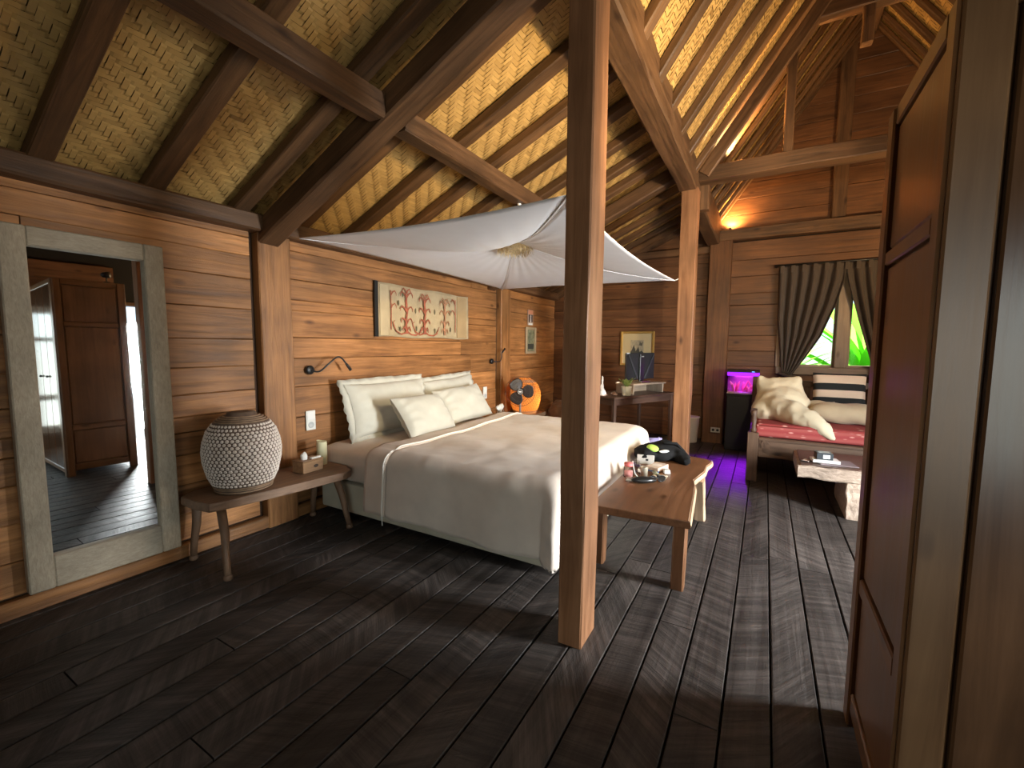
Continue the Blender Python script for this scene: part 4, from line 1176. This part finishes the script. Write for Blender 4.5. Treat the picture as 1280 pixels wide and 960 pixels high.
# ================================================================== SEATING CORNER
# ---- aquarium on its black stand
AX0, AX1, AY0, AY1 = 6.42, 6.70, .055, .415
st = thing('aquarium_stand', 'black cabinet stand under the purple aquarium', 'stand', (6.56, .235, 0))
STB = plain('stand_black', (.010, .011, .011), .45)
box('cabinet', -.14, .14, -.18, .18, .0, .728, STB, st, .004)
box('cabinet_top', -.15, .15, -.19, .19, .729, .752, STB, st, .004)
dd = box('door', -.152, -.141, -.172, .172, .02, .71, plain('stand_door', (.014, .015, .015), .35), st, .003)
lathe('knob', [(.004, 0), (.01, .01), (0, .014)], STEEL, dd, (-.006, -.14, .1), 12, rot=(0, -pi / 2, 0), cap=False)
aq = thing('aquarium', 'small lit aquarium glowing purple and pink on the black stand', 'aquarium', (6.56, .235, .753))
TANK = thin_glass('tank_glass', (.95, .95, .98))
for (a, b, c, d) in ((-.14, -.136, -.18, .18), (.136, .14, -.18, .18), (-.135, .135, -.18, -.176), (-.135, .135, .176, .18)):
    box('tank_pane', a, b, c, d, .012, .235, TANK, aq)
box('tank_base', -.142, .142, -.182, .182, 0, .011, plain('tank_base', (.55, .45, .45), .4), aq, .002)
box('gravel', -.133, .133, -.173, .173, .0115, .028, plain('gravel', (.6, .38, .38), .8, noise=.4, nscale=60, bump=.6), aq)
box('water', -.133, .133, -.173, .173, .029, .215, thin_glass('aquarium_water', (.95, .86, .95)), aq)
box('back_sheet', .1305, .1345, -.172, .172, .03, .23, plain('back_sheet', (.45, .16, .42), .5), aq)
box('lid', -.145, .145, -.186, .186, .282, .315, plain('lid_black', (.01, .01, .012), .3), aq, .006)
box('light_bar', -.143, .143, -.184, .184, .236, .281, plain('led_purple', (.1, .0, .2), .5, emit=(.28, .01, 1.0), estr=1.5), aq, .003)
box('control_led', -.147, -.144, -.13, -.10, .29, .296, plain('led_blue', (.0, .1, .4), .5, emit=(.1, .3, 1.0), estr=4), aq)
CORAL = plain('coral_pink', (.75, .16, .26), .6)
CORAL2 = plain('coral_pale', (.85, .35, .40), .6)
r2 = random.Random(4)
for k in range(14):
    y0 = r2.uniform(-.13, .13); x0 = r2.uniform(-.08, .08)
    h_ = r2.uniform(.05, .14); an = r2.uniform(-.6, .6)
    tube('coral_branch', [(x0, y0, .025), (x0 + .01, y0 + an * h_ * .4, .03 + h_ * .5), (x0, y0 + an * h_, .03 + h_)], [.010, .016, .005], CORAL if k % 3 else CORAL2, aq, 7)
fs = thing('fish', 'pale pink fish low in the purple aquarium', 'fish', (6.455, .11, .805))
def fish(u, v):
    a = 2 * pi * v; r_ = .020 * math.sin(pi * min(1, u * .95 + .03)) ** .7
    return (.35 * r_ * math.cos(a), .04 - .08 * u, r_ * math.sin(a))
grid_obj('fish_body', fish, 10, 11, CORAL2, fs)
prism('tail_fin', [(0, 0), (.025, .018), (.02, 0), (.025, -.018)], -.001, .001, CORAL2, fs, loc=(0, .036, 0), rot=(pi / 2, 0, pi / 2))
area('aquarium_led', (6.41, .235, 1.00), (-.62, .05, -.8), .34, .03, 6.5, (.33, .01, 1.0), 1.0)
area('aquarium_led_down', (6.56, .235, .985), (0, 0, -1), .30, .22, 1.3, (.75, .12, .75))
area('aquarium_led_side', (6.56, .43, 1.0), (0, .9, -.3), .24, .03, .3, (.5, .05, .8))

# ---- daybed
db = thing('daybed', 'wooden daybed with a carved front board below the window', 'daybed', (5.65, -.85, 0))
DB = lambda a: wood('daybed_wood', (.06, .033, .02), (.15, .088, .055), a, rough=.5, bump=.3, var=.06)
DX_, DXf, DY_, DYf = -.63, .55, .965, -1.15
box('front_board', DX_, DX_ + .05, DYf, DY_ - .10, .255, .455, DB('Y'), db, .006)
box('front_moulding', DX_ - .012, DX_, DYf, DY_ - .10, .425, .45, DB('Y'), db, .004)
box('front_moulding', DX_ - .012, DX_, DYf, DY_ - .10, .262, .285, DB('Y'), db, .004)
box('side_board', DX_ + .05, DXf, DY_ - .06, DY_ - .01, .255, .455, DB('X'), db, .006)
box('side_board', DX_ + .05, DXf, DYf, DYf + .05, .255, .455, DB('X'), db, .006)
box('slat_deck', DX_ + .05, DXf, DYf + .05, DY_ - .06, .40, .44, DB('Y'), db)
for (x, y, hz) in ((DX_, DY_ - .10, .50), (DXf - .02, DY_ - .10, 1.0), (DX_, DYf, .72), (DXf - .02, DYf, 1.0)):
    box('leg', x - .01, x + .08, y, y + .10, 0, hz, DB('Z'), db, .006)
lathe('arm_post', [(.022, .50), (.03, .52), (.018, .56), (.026, .62), (.02, .68), (.028, .71), (.0, .73)], DB('Z'), db, (DX_ + .035, DY_ - .05, 0), 14)
box('arm_rail', DX_ + .06, DXf, DY_ - .075, DY_ - .03, .66, .70, DB('X'), db, .006)
box('back_rail', DXf - .0, DXf + .04, DYf + .1, DY_ - .1, .90, .97, DB('Y'), db, .006)
box('back_rail', DXf - .0, DXf + .04, DYf + .1, DY_ - .1, .55, .61, DB('Y'), db, .006)
for k in range(11):
    yy = DYf + .2 + k * .165
    box('back_slat', DXf + .008, DXf + .03, yy, yy + .06, .61, .90, DB('Z'), db, .003)
prism('carved_scroll', [(.0, -.05), (.03, -.06), (.05, -.02), (.045, .03), (.02, .06), (-.01, .055), (-.03, .02), (-.02, -.02), (.005, -.015), (.012, .01), (.0, .02)], 0, .010, DB('Z'), db, loc=(DX_ - .002, DY_ - .15, .37), rot=(pi / 2, 0, -pi / 2))
def red_mat():
    m, nt, b = new_mat('red_pattern')
    N = nt.nodes.new; L = nt.links.new
    tc = N('ShaderNodeTexCoord'); mp = N('ShaderNodeMapping'); mp.inputs['Scale'].default_value = (6, 11, 30)
    v = N('ShaderNodeTexVoronoi'); v.inputs['Scale'].default_value = 1.0
    wv = N('ShaderNodeTexWave'); wv.bands_direction = 'Z'; wv.inputs['Scale'].default_value = 5.0; wv.inputs['Distortion'].default_value = 1.2
    r = N('ShaderNodeValToRGB'); r.color_ramp.elements[0].position = .12; r.color_ramp.elements[1].position = .3
    r.color_ramp.elements[0].color = (.62, .33, .28, 1); r.color_ramp.elements[1].color = (.28, .035, .035, 1)
    mx = N('ShaderNodeMixRGB'); mx.inputs[2].default_value = (.40, .11, .09, 1)
    L(tc.outputs['Object'], mp.inputs[0]); L(mp.outputs[0], v.inputs['Vector']); L(v.outputs['Distance'], r.inputs[0])
    L(tc.outputs['Object'], wv.inputs['Vector']); L(r.outputs[0], mx.inputs[1])
    mm = N('ShaderNodeMath'); mm.operation = 'MULTIPLY'; mm.inputs[1].default_value = .45
    L(wv.outputs['Fac'], mm.inputs[0]); L(mm.outputs[0], mx.inputs[0]); L(mx.outputs[0], b.inputs['Base Color'])
    b.inputs['Roughness'].default_value = .85
    return m
mtr = thing('daybed_mattress', 'red patterned mattress on the daybed', 'mattress', (5.63, -.88, .456))
box('cushion', -.58, .52, -1.05, .93, 0, .135, red_mat(), mtr, .04, segs=4)
tube('piping', [(-.575, -1.02, .115), (-.578, 0, .118), (-.575, .9, .115)], .006, fabric('red_piping', (.34, .06, .05)), mtr, 6)

# ---- beanbag cushion, bolster, striped cushion
BB = fabric('beanbag_cream', (.60, .52, .37), weave=240, bump=.1, var=.05)
bb = thing('beanbag', 'big cream beanbag cushion with two ear-like corners and a long tail over the daybed edge', 'beanbag', (5.62, -.15, .58))
blob('beanbag_cover', [
    ('e', (.05, -.03, .17), (.26, .27, .19), (0, 0, 0)),
    ('e', (.12, -.02, .28), (.17, .23, .16), (0, .15, 0)),
    ('t', [(.12, .10, .30), (.13, .17, .40), (.13, .20, .465)], [.12, .07, .022]),
    ('t', [(.12, -.10, .30), (.13, -.16, .40), (.13, -.20, .47)], [.12, .07, .022]),
    ('t', [(.12, .12, .36), (.13, .0, .38), (.13, -.14, .37)], [.07, .085, .07]),
    ('t', [(-.05, .05, .12), (-.22, -.04, .13), (-.36, -.16, .105), (-.47, -.29, .05), (-.56, -.40, -.02), (-.60, -.46, -.10)], [.16, .135, .12, .10, .062, .018]),
    ('t', [(-.02, .16, .10), (-.12, .15, .09), (-.2, .06, .1)], [.12, .11, .10]),
], BB, bb, voxel=.022, smooth=10, extra=(.05, .13))
for (a, b, c) in (((.00, .15, .43), (-.06, .05, .33), (-.11, -.02, .22)), ((-.02, -.17, .43), (-.09, -.14, .33), (-.14, -.12, .25))):
    pass
bo = thing('bolster', 'tan cylindrical bolster lying right of the beanbag', 'cushion', (5.50, -.78, .592), math.radians(-4))
def bol(u, v):
    a = 2 * pi * v; q = 2 * u - 1
    e = (1 - abs(q) ** 5) ** .5
    return (.135 * e * math.cos(a), .36 * q, .105 + .105 * e * math.sin(a) + .006 * math.sin(9 * q + 2 * a) * e)
grid_obj('bolster_cover', bol, 40, 24, fabric('bolster_tan', (.47, .37, .24), var=.08), bo)
b2 = thing('cushion', 'small cream cushion corner showing between beanbag and bolster', 'cushion', (5.78, -.52, .592))
blob('cushion_cover', [('e', (0, 0, .10), (.12, .16, .10), (0, 0, 0)), ('t', [(0, -.08, .13), (-.02, -.16, .18)], [.06, .02])], BB, b2, voxel=.015, smooth=6)
def stripe_mat():
    m, nt, b = new_mat('striped_cloth')
    N = nt.nodes.new; L = nt.links.new
    tc = N('ShaderNodeTexCoord'); sp = N('ShaderNodeSeparateXYZ'); mr = N('ShaderNodeMapRange')
    mr.inputs['From Min'].default_value = -.215; mr.inputs['From Max'].default_value = .215
    r = N('ShaderNodeValToRGB'); r.color_ramp.interpolation = 'CONSTANT'
    cr, bk = (.66, .52, .40, 1), (.012, .014, .015, 1)
    r.color_ramp.elements[0].position = 0; r.color_ramp.elements[0].color = cr
    r.color_ramp.elements[1].position = .13; r.color_ramp.elements[1].color = bk
    for p_, c_ in ((.33, cr), (.52, bk), (.70, cr), (.92, bk)):
        e = r.color_ramp.elements.new(p_); e.color = c_
    L(tc.outputs['Object'], sp.inputs[0]); L(sp.outputs['Z'], mr.inputs['Value']); L(mr.outputs[0], r.inputs[0]); L(r.outputs[0], b.inputs['Base Color'])
    b.inputs['Roughness'].default_value = .9
    return m
sc_ = thing('striped_cushion', 'square cushion with black and cream stripes leaning on the daybed back', 'cushion', (6.03, -.73, .87))
sc_.rotation_euler = (math.radians(-14), 0, math.radians(-90))
SM = stripe_mat()
V = []; F = []; n = 24
for sg in (-1, 1):
    b0 = len(V)
    for i in range(n):
        for j in range(n):
            a, b = 2 * i / (n - 1) - 1, 2 * j / (n - 1) - 1
            e = max(0, 1 - a ** 4) * max(0, 1 - b ** 4)
            V.append((.245 * a * (1 - .04 * (1 - b * b)), sg * .07 * e ** .45, .215 * b * (1 - .04 * (1 - a * a))))
    for i in range(n - 1):
        for j in range(n - 1):
            q = (b0 + i * n + j, b0 + (i + 1) * n + j, b0 + (i + 1) * n + j + 1, b0 + i * n + j + 1)
            F.append(q if sg < 0 else q[::-1])
obj('cushion_cover', V, F, SM, sc_, smooth=True)

# ---- coffee table of carved pale wood with small things on it
ct = thing('coffee_table', 'low chunky table of rough carved pale wood in front of the daybed', 'table', (4.57, -.8, 0))
CT = lambda a: wood('carved_pale_wood', (.20, .14, .10), (.52, .40, .31), a, rough=.6, bump=.8, grain=22, stretch=.5, var=.03)
wobbly('table_top', (0, .52, .345), (0, -.55, .345), .64, .10, CT('X'), ct, n=12, jit=.006, chamfer=.01)
wobbly('table_leg', (0, .145, .294), (.0, .135, 0), .62, .10, CT('X'), ct, up=(0, 1, 0), n=8, jit=.006, chamfer=.008)
wobbly('table_leg', (0, -.45, .294), (.0, -.45, 0), .62, .10, CT('X'), ct, up=(0, 1, 0), n=8, jit=.006, chamfer=.008)
box('dark_top_board', -.30, .30, -.53, .50, .397, .403, W_DARK('Y'), ct)
def small_box(name, label, cat, loc, rz, sx, sy, sz, mat, extra=None):
    t = thing(name, label, cat, loc, rz)
    box('cover', -sx / 2, sx / 2, -sy / 2, sy / 2, 0, sz, mat, t, min(.002, sz / 4))
    if extra: extra(t)
    return t
PAPER = plain('paper_white', (.74, .73, .70), .6)
small_box('magazine', 'thin dark magazine flat on the coffee table under the white book', 'magazine', (4.43, -.55, .404), .15, .20, .26, .006, plain('magazine', (.20, .16, .17), .4), lambda t: box('page_block', -.099, .099, -.129, .128, .001, .005, PAPER, t))
small_box('book', 'white book lying on the magazine on the coffee table', 'book', (4.42, -.475, .411), .12, .12, .19, .022, PAPER, lambda t: box('pages', -.061, .055, -.093, .093, .003, .019, plain('pages', (.62, .6, .55), .8), t))
def bx_extra(t):
    box('label_patch', -.0515, -.050, -.035, .012, .01, .04, PAPER, t)
    box('top_patch', -.03, .03, -.04, .04, .0545, .0555, plain('grey_patch', (.4, .42, .4), .5), t)
small_box('gift_box', 'small black and white box on top of the white book', 'box', (4.43, -.465, .434), .12, .10, .115, .054, plain('box_dark', (.035, .04, .045), .35), bx_extra)
small_box('notepad', 'pale notepad at the left end of the coffee table', 'notepad', (4.40, -.345, .404), -.3, .09, .05, .008, plain('note_pale', (.5, .42, .36), .6), lambda t: box('binding', -.046, -.040, -.025, .025, .001, .009, BLACK, t))

# ---- curtains
CUR = fabric('curtain_brown', (.075, .057, .046), weave=320, bump=.05, var=.05)
def interp(tbl, z):
    for (z0, y0), (z1, y1) in zip(tbl[:-1], tbl[1:]):
        if z1 <= z <= z0: return y0 + (y1 - y0) * (z0 - z) / (z0 - z1)
    return tbl[-1][1]
def curtain(label, el, er, npl, tie, ph):
    t = thing('curtain', label, 'curtain', (FAR_X - .09, 0, 2.41))
    def fn(u, v):
        z = 2.41 - v * 2.1
        s = .0
        yl, yr = interp(el, z), interp(er, z)
        y_ = yl + (yr - yl) * u
        wd_ = abs(yr - yl)
        amp = .038 * (1 - .55 * math.exp(-((2.41 - z) / .10) ** 2)) * (.55 + .45 * min(1, wd_ / .6))
        w = math.sin(2 * pi * npl * u + ph)
        x = -.02 - amp * (abs(w) ** .7 * math.copysign(1, w)) + .02 * math.sin(3 * u + z)
        return (x, y_, z - 2.41)
    grid_obj('curtain_cloth', fn, npl * 14, 60, CUR, t, thick=.004)
    # pinch-pleat heads
    for k in range(npl):
        u = (k + .25 - ph / (2 * pi)) / npl
        p = fn(min(max(u, .02), .98), 0)
        box('pleat_head', p[0] - .02, p[0] + .0, p[1] - .022, p[1] + .022, -.085, .004, CUR, t, .006, segs=2)
    yl, yr = interp(el, tie), interp(er, tie)
    P = [(-.02 - .075 * math.sin(a), (yl + yr) / 2 + (abs(yr - yl) / 2 + .03) * math.cos(a), tie - 2.41 + .02 * math.cos(a)) for a in [pi * i / 12 for i in range(13)]]
    tube('tie_back', P, .016, CUR, t, 8)
curtain('brown pleated curtain tied back to the left of the window', [(2.41, -.11), (1.7, -.125), (1.02, -.20), (.31, -.14)], [(2.41, -.815), (2.2, -.80), (1.91, -.735), (1.51, -.60), (1.25, -.46), (1.02, -.32), (.31, -.40)], 6, 1.0, 0)
curtain('brown pleated curtain on the right of the window, partly behind the wardrobe', [(2.41, -.80), (2.2, -.835), (2.0, -.885), (1.7, -.965), (1.22, -1.105), (1.0, -1.13), (.31, -1.05)], [(2.41, -1.60), (1.0, -1.45), (.31, -1.5)], 7, 1.0, 1.0)
rd = thing('curtain_rail', 'dark curtain rail above the window', 'rail', (FAR_X - .10, -.85, 2.425))
tube('rail', [(0, .80, 0), (0, -.80, 0)], .014, BLACK, rd, 10)
for s in (-.78, .0, .78): box('bracket', .0, .10, s - .012, s + .012, -.012, .012, BLACK, rd, .002)

# ================================================================== THINGS ON THE BENCH
Z = .431
jr = thing('jar', 'small glass jar with a pink lid at the bed side of the bench', 'jar', (3.06, .80, Z))
lathe('jar_body', [(0, .001), (.032, .001), (.034, .006), (.034, .07), (.028, .078)], thin_glass('pink_glass', (.98, .92, .91)), jr, n=24, cap=False)
lathe('jar_filling', [(0, .006), (.029, .007), (.029, .045), (0, .046)], plain('pink_filling', (.62, .30, .28), .6), jr, n=20, cap=False)
lathe('lid', [(0, .104), (.031, .103), (.032, .08), (.029, .079), (0, .079)], plain('lid_pink', (.70, .16, .15), .35), jr, n=24, cap=False)
tumbler('small clear glass behind the jar on the bench', (3.24, .80, Z), .032, .075, CLEAR)
bg = thing('bag', 'black soft bag with a lime green patch at the far end of the bench', 'bag', (3.70, .73, Z))
BKC = fabric('bag_black', (.007, .007, .0075), var=.2, sheen=0)
blob('bag_body', [('e', (0, 0, .06), (.17, .15, .07), (0, 0, 0)), ('e', (-.12, .08, .065), (.13, .09, .06), (0, 0, .4)), ('e', (.06, -.06, .085), (.12, .1, .06), (.2, 0, 0)), ('t', [(.05, -.1, .05), (-.03, -.2, .035), (-.10, -.25, .028)], [.07, .055, .03])], BKC, bg, voxel=.014, smooth=4, extra=(.03, .06))
blob('green_patch', [('e', (-.16, .01, .12), (.035, .05, .022), (.2, -.5, 0))], plain('lime', (.36, .55, .10), .45), bg, voxel=.006, smooth=2)
blob('white_tag', [('e', (-.14, -.075, .10), (.015, .045, .012), (0, 0, .7))], PAPER, bg, voxel=.005, smooth=2)
tube('strap', [(-.05, -.05, .15), (.02, -.14, .14), (.08, -.18, .08), (.03, -.24, .03)], .012, BKC, bg, 8)
def case():
    t = thing('glasses_case', 'black rounded case at the near edge of the clutter on the bench', 'case', (2.965, .675, Z), math.radians(-58))
    blob('case_body', [('e', (0, 0, .024), (.085, .036, .024), (0, 0, 0)), ('e', (.05, .01, .02), (.05, .03, .02), (0, 0, 0))], plain('case_black', (.012, .012, .012), .3), t, voxel=.008, smooth=4)
    tube('zip', [(-.08, -.005, .026), (-.03, -.035, .028), (.04, -.033, .026), (.085, -.01, .022)], .002, plain('zip_grey', (.12, .12, .12), .4, metal=.6), t, 5)
case()
sg = thing('sunglasses', 'dark sunglasses folded on the bench beside the black case', 'sunglasses', (3.04, .60, Z), math.radians(-50))
for s in (-1, 1):
    tube('lens_rim', [(s * .035 + .028 * math.cos(a), 0.0, .024 + .022 * math.sin(a)) for a in [2 * pi * i / 16 for i in range(17)]], .003, BLACK, sg, 6)
    prism('lens', [(.026 * math.cos(a), .020 * math.sin(a)) for a in [2 * pi * i / 14 for i in range(14)]], 0, .0015, plain('dark_lens', (.015, .012, .01), .08), sg, loc=(s * .035, 0.0, .024), rot=(pi / 2, 0, 0))
    tube('temple', [(s * .064, 0, .028), (s * .060, .05, .02), (-s * .01, .055, .006)], .003, BLACK, sg, 6)
tube('bridge', [(-.008, 0, .030), (0, 0, .034), (.008, 0, .030)], .003, BLACK, sg, 6)
cu = thing('metal_cup', 'small shiny beige metal cup in the middle of the bench clutter', 'cup', (3.10, .70, Z))
lathe('cup', [(0, 0), (.022, 0), (.026, .075), (.027, .078), (.024, .078), (.020, .006), (0, .006)], plain('brushed_beige', (.70, .64, .50), .3, metal=.6), cu, n=24, cap=False)
cbl = thing('charging_cable', 'white cable looping among the things on the bench', 'cable', (3.07, .76, Z))
tube('cable', bezier((.06, .03, .10), (-.06, -.01, .07), (-.02, -.01, .03)) + bezier((-.02, -.01, .03), (.0, -.03, .004), (-.05, -.05, .004)) + bezier((-.05, -.05, .004), (-.12, -.04, .004), (-.10, .01, .004)), .0035, WHITE, cbl, 6)
box('plug', -.115, -.085, .0, .03, 0, .012, WHITE, cbl, .003)
small_box('snack_packet', 'beige packet with a blue end on the bench in front of the black bag', 'packet', (3.36, .665, Z), -.25, .17, .10, .035, plain('packet_beige', (.60, .45, .36), .4), lambda t: (box('blue_end', -.0865, -.06, -.051, .051, .002, .012, plain('packet_blue', (.08, .16, .42), .4), t), box('print_block', -.04, .03, -.03, .03, .0352, .036, plain('packet_print', (.72, .62, .54), .4), t)))
small_box('paper_card', 'grey card propped against the black bag on the bench', 'card', (3.47, .775, Z), .2, .012, .13, .075, plain('card_grey', (.42, .40, .37), .5), lambda t: box('dark_logo', -.0068, -.006, -.02, .0, .03, .045, BLACK, t))
small_box('pen_case', 'thin purple pen case in front of the grey card on the bench', 'case', (3.36, .80, Z), .9, .15, .022, .02, plain('case_violet', (.16, .13, .28), .3), lambda t: box('clip', -.03, .04, -.004, .004, .0202, .0222, STEEL, t))
wr_ = thing('wrapped_charger', 'white charger with rounded corners at the right of the bench clutter', 'charger', (3.30, .585, Z), .4)
box('charger_body', -.03, .03, -.022, .022, 0, .028, WHITE, wr_, .006, segs=3)
tube('charger_lead', bezier((.03, 0, .014), (.10, .03, .05), (.10, .08, .01)), .003, WHITE, wr_, 6)
br = thing('wooden_brush', 'flat beige brush lying nearest the live edge of the clutter', 'brush', (3.15, .60, Z), math.radians(-65))
box('brush_back', -.05, .05, -.016, .016, .012, .022, plain('brush_beige', (.48, .36, .25), .5), br, .004)
box('bristles', -.045, .045, -.013, .013, 0, .0118, plain('bristle', (.30, .24, .16), .9), br)
pw = thing('plastic_wrapper', 'crumpled clear and silver wrapper between the jar and the cup on the bench', 'wrapper', (3.18, .735, Z))
blob('wrapper', [('e', (0, 0, .025), (.05, .03, .025), (0, 0, .4)), ('e', (.04, .01, .03), (.03, .025, .022), (.3, .2, 0))], plain('silver_film', (.6, .6, .58), .22, metal=.85), pw, voxel=.006, smooth=2, extra=(.02, .02))
kc = thing('tube', 'small green-grey tube lying in front of the snack packet on the bench', 'tube', (3.20, .645, Z), .5)
tube('tube_body', [(-.06, 0, .016), (.0, 0, .016), (.055, 0, .010)], [.015, .016, .006], plain('tube_grey', (.30, .29, .20), .4), kc, 12)
lathe('cap', [(0, 0), (.012, 0), (.012, .02), (0, .02)], BLACK, kc, (-.061, 0, .016), 14, rot=(0, -pi / 2, 0), cap=False)
bgp = thing('paper_bag', 'lavender paper bag standing on the floor beyond the far side of the bed', 'bag', (4.47, 1.03, 0))
LV = plain('lavender_paper', (.40, .38, .68), .6)
for (nm, pts) in (('side', [(-.06, .17, .0), (-.06, -.15, 0), (-.055, -.17, .47), (-.05, -.06, .42), (-.052, .04, .44), (-.05, .12, .56), (-.058, .18, .545)]), ('side', [(.07, .17, .0), (.07, -.15, 0), (.075, -.17, .44), (.07, .04, .42), (.07, .18, .50)])):
    o = obj('bag_' + nm, pts, [tuple(range(len(pts)))], LV, bgp); md = o.modifiers.new('t', 'SOLIDIFY'); md.thickness = .002
for yy in (-.15, .17):
    o = obj('bag_gusset', [(-.06, yy, 0), (.07, yy, 0), (.073, yy * 1.08, .44), (-.056, yy * 1.08, .46)], [(0, 1, 2, 3)], LV, bgp); md = o.modifiers.new('t', 'SOLIDIFY'); md.thickness = .002
obj('bag_bottom', [(-.06, -.15, .002), (.07, -.15, .002), (.07, .17, .002), (-.06, .17, .002)], [(0, 1, 2, 3)], LV, bgp)

# ================================================================== LAMPS (uplights, and some added out of view) AND THE GARDEN
def uplight(label, loc, power, color, tilt, s=1.0):
    t = thing('uplight', label, 'lamp', loc)
    lathe('can', [(r_ * s, z_ * s) for r_, z_ in [(0, 0), (.035, 0), (.035, .05), (.031, .05), (.031, .02), (0, .02)]], BLACK, t, n=20, cap=False)
    d = bpy.data.lights.new('uplight_bulb', 'SPOT'); d.energy = power; d.color = color; d.spot_size = math.radians(150); d.spot_blend = .8; d.shadow_soft_size = .03
    o = bpy.data.objects.new('uplight_bulb', d); o.location = (loc[0], loc[1], loc[2] + .055 * s); COL.objects.link(o)
    o.rotation_euler = Vector(tilt).to_track_quat('-Z', 'Y').to_euler()
uplight('small black uplight on the tie beam next to the far post', (5.0, .28, 3.147), 120, (1.0, .58, .22), (-.25, .1, 1))
uplight('small black uplight on the ledge below the gable, left corner', (6.80, .50, 2.962), 85, (1.0, .55, .2), (.3, -.2, 1), .45)
fl = thing('added_uplighter', 'added uplighter floor lamp behind the wardrobe, out of view', 'lamp', (4.6, -1.95, 0))  # added unseen lamp, supplies warm light to the upper roof
lathe('base', [(0, 0), (.15, 0), (.15, .02), (.02, .03), (0, .03)], BLACK, fl, n=28, cap=False)
lathe('pole', [(.013, .03), (.013, 1.78)], BLACK, fl, n=12)
lathe('bowl', [(.02, 1.77), (.10, 1.80), (.16, 1.88), (.156, 1.88), (.095, 1.81), (0, 1.79)], BLACK, fl, n=28, cap=False)
bulb('added_uplighter_bulb', (4.6, -1.95, 1.90), 190, (1.0, .70, .36), .09)
def added_spot(label, loc, power, color, aim, cone):  # added unseen spot, supplies the warm light on roof mats and bed
    t = thing('added_spotlight', label, 'lamp', loc)
    box('clamp', -.03, .03, -.02, .02, 0, .03, BLACK, t, .004)
    tube('stem', [(0, 0, .03), (0, 0, .09)], .006, BLACK, t, 8)
    hd = Vector(aim).normalized()
    c = Vector((0, 0, .11))
    tube('lamp_head', [c - hd * .05, c - hd * .03, c + hd * .03], [.015, .03, .036], BLACK, t, 14)
    d = bpy.data.lights.new('added_spot_bulb', 'SPOT'); d.energy = power; d.color = color; d.spot_size = math.radians(cone); d.spot_blend = .7; d.shadow_soft_size = .035
    o = bpy.data.objects.new('added_spot_bulb', d); COL.objects.link(o)
    o.location = Vector(loc) + c + hd * .05
    o.rotation_euler = hd.to_track_quat('-Z', 'Y').to_euler()
added_spot('added black clamp spotlight on top of the wardrobe, out of view', (1.84, -.50, 2.12), 250, (1.0, .76, .42), (1.0, .92, .06), 110)
tv = thing('television', 'black television on the right wall, reflected in the mirror', 'television', (2.20, RIGHT_Y + .05, 1.25))
box('screen_panel', -.21, .21, -.02, .02, -.30, .30, BLACK, tv, .006)
box('screen', -.20, .20, .0202, .022, -.28, .285, plain('screen_black', (.008, .008, .01), .12), tv)

LEAFG = []
for i, c in enumerate(((.16, .42, .05), (.30, .52, .08), (.08, .30, .06))):
    m = translucent('garden_leaf_%s' % 'abc'[i], c, tuple(min(1, q * 1.5) for q in c), .45); LEAFG.append(m)
r3 = random.Random(21)
def plant(label, loc, nleaf, h, mat, long=True):
    t = thing('garden_plant', label, 'plant', loc)
    for k in range(nleaf):
        a = r3.uniform(0, 2 * pi); ln = h * r3.uniform(.5, .8); tl = r3.uniform(.25, .9); z0 = h * r3.uniform(.1, .55); wd_ = (.05 if long else .14) * r3.uniform(.8, 1.3)
        def lf(u, v, a=a, ln=ln, tl=tl, z0=z0, wd_=wd_):
            w_ = wd_ * math.sin(pi * min(1, u * .95 + .03)) ** .7
            r_ = ln * u * tl; z_ = z0 + ln * (u * 1.1 - .75 * u * u * tl)
            q = (v - .5) * 2 * w_
            return (r_ * math.cos(a) - q * math.sin(a), r_ * math.sin(a) + q * math.cos(a), z_ - abs(v - .5) * w_ * .5)
        grid_obj('leaf', lf, 9, 3, mat, t)
    tube('stem', [(0, 0, 0), (.03, 0, h * .3), (0, .02, h * .62)], [.04, .03, .02], plain('stem_green', (.15, .2, .06), .7), t, 8)
plant('leafy light green garden bush outside the left window pane', (8.9, -.1, -.5), 70, 2.1, LEAFG[1])
plant('broad-leaved garden plant outside the right window pane', (9.3, -1.6, -.5), 50, 2.7, LEAFG[0], False)
plant('dense garden shrub further out behind the right pane', (11.6, -2.6, -.5), 60, 3.0, LEAFG[1])
plant('darker garden shrub further out behind the left pane', (11.9, -.2, -.5), 60, 2.6, LEAFG[2])
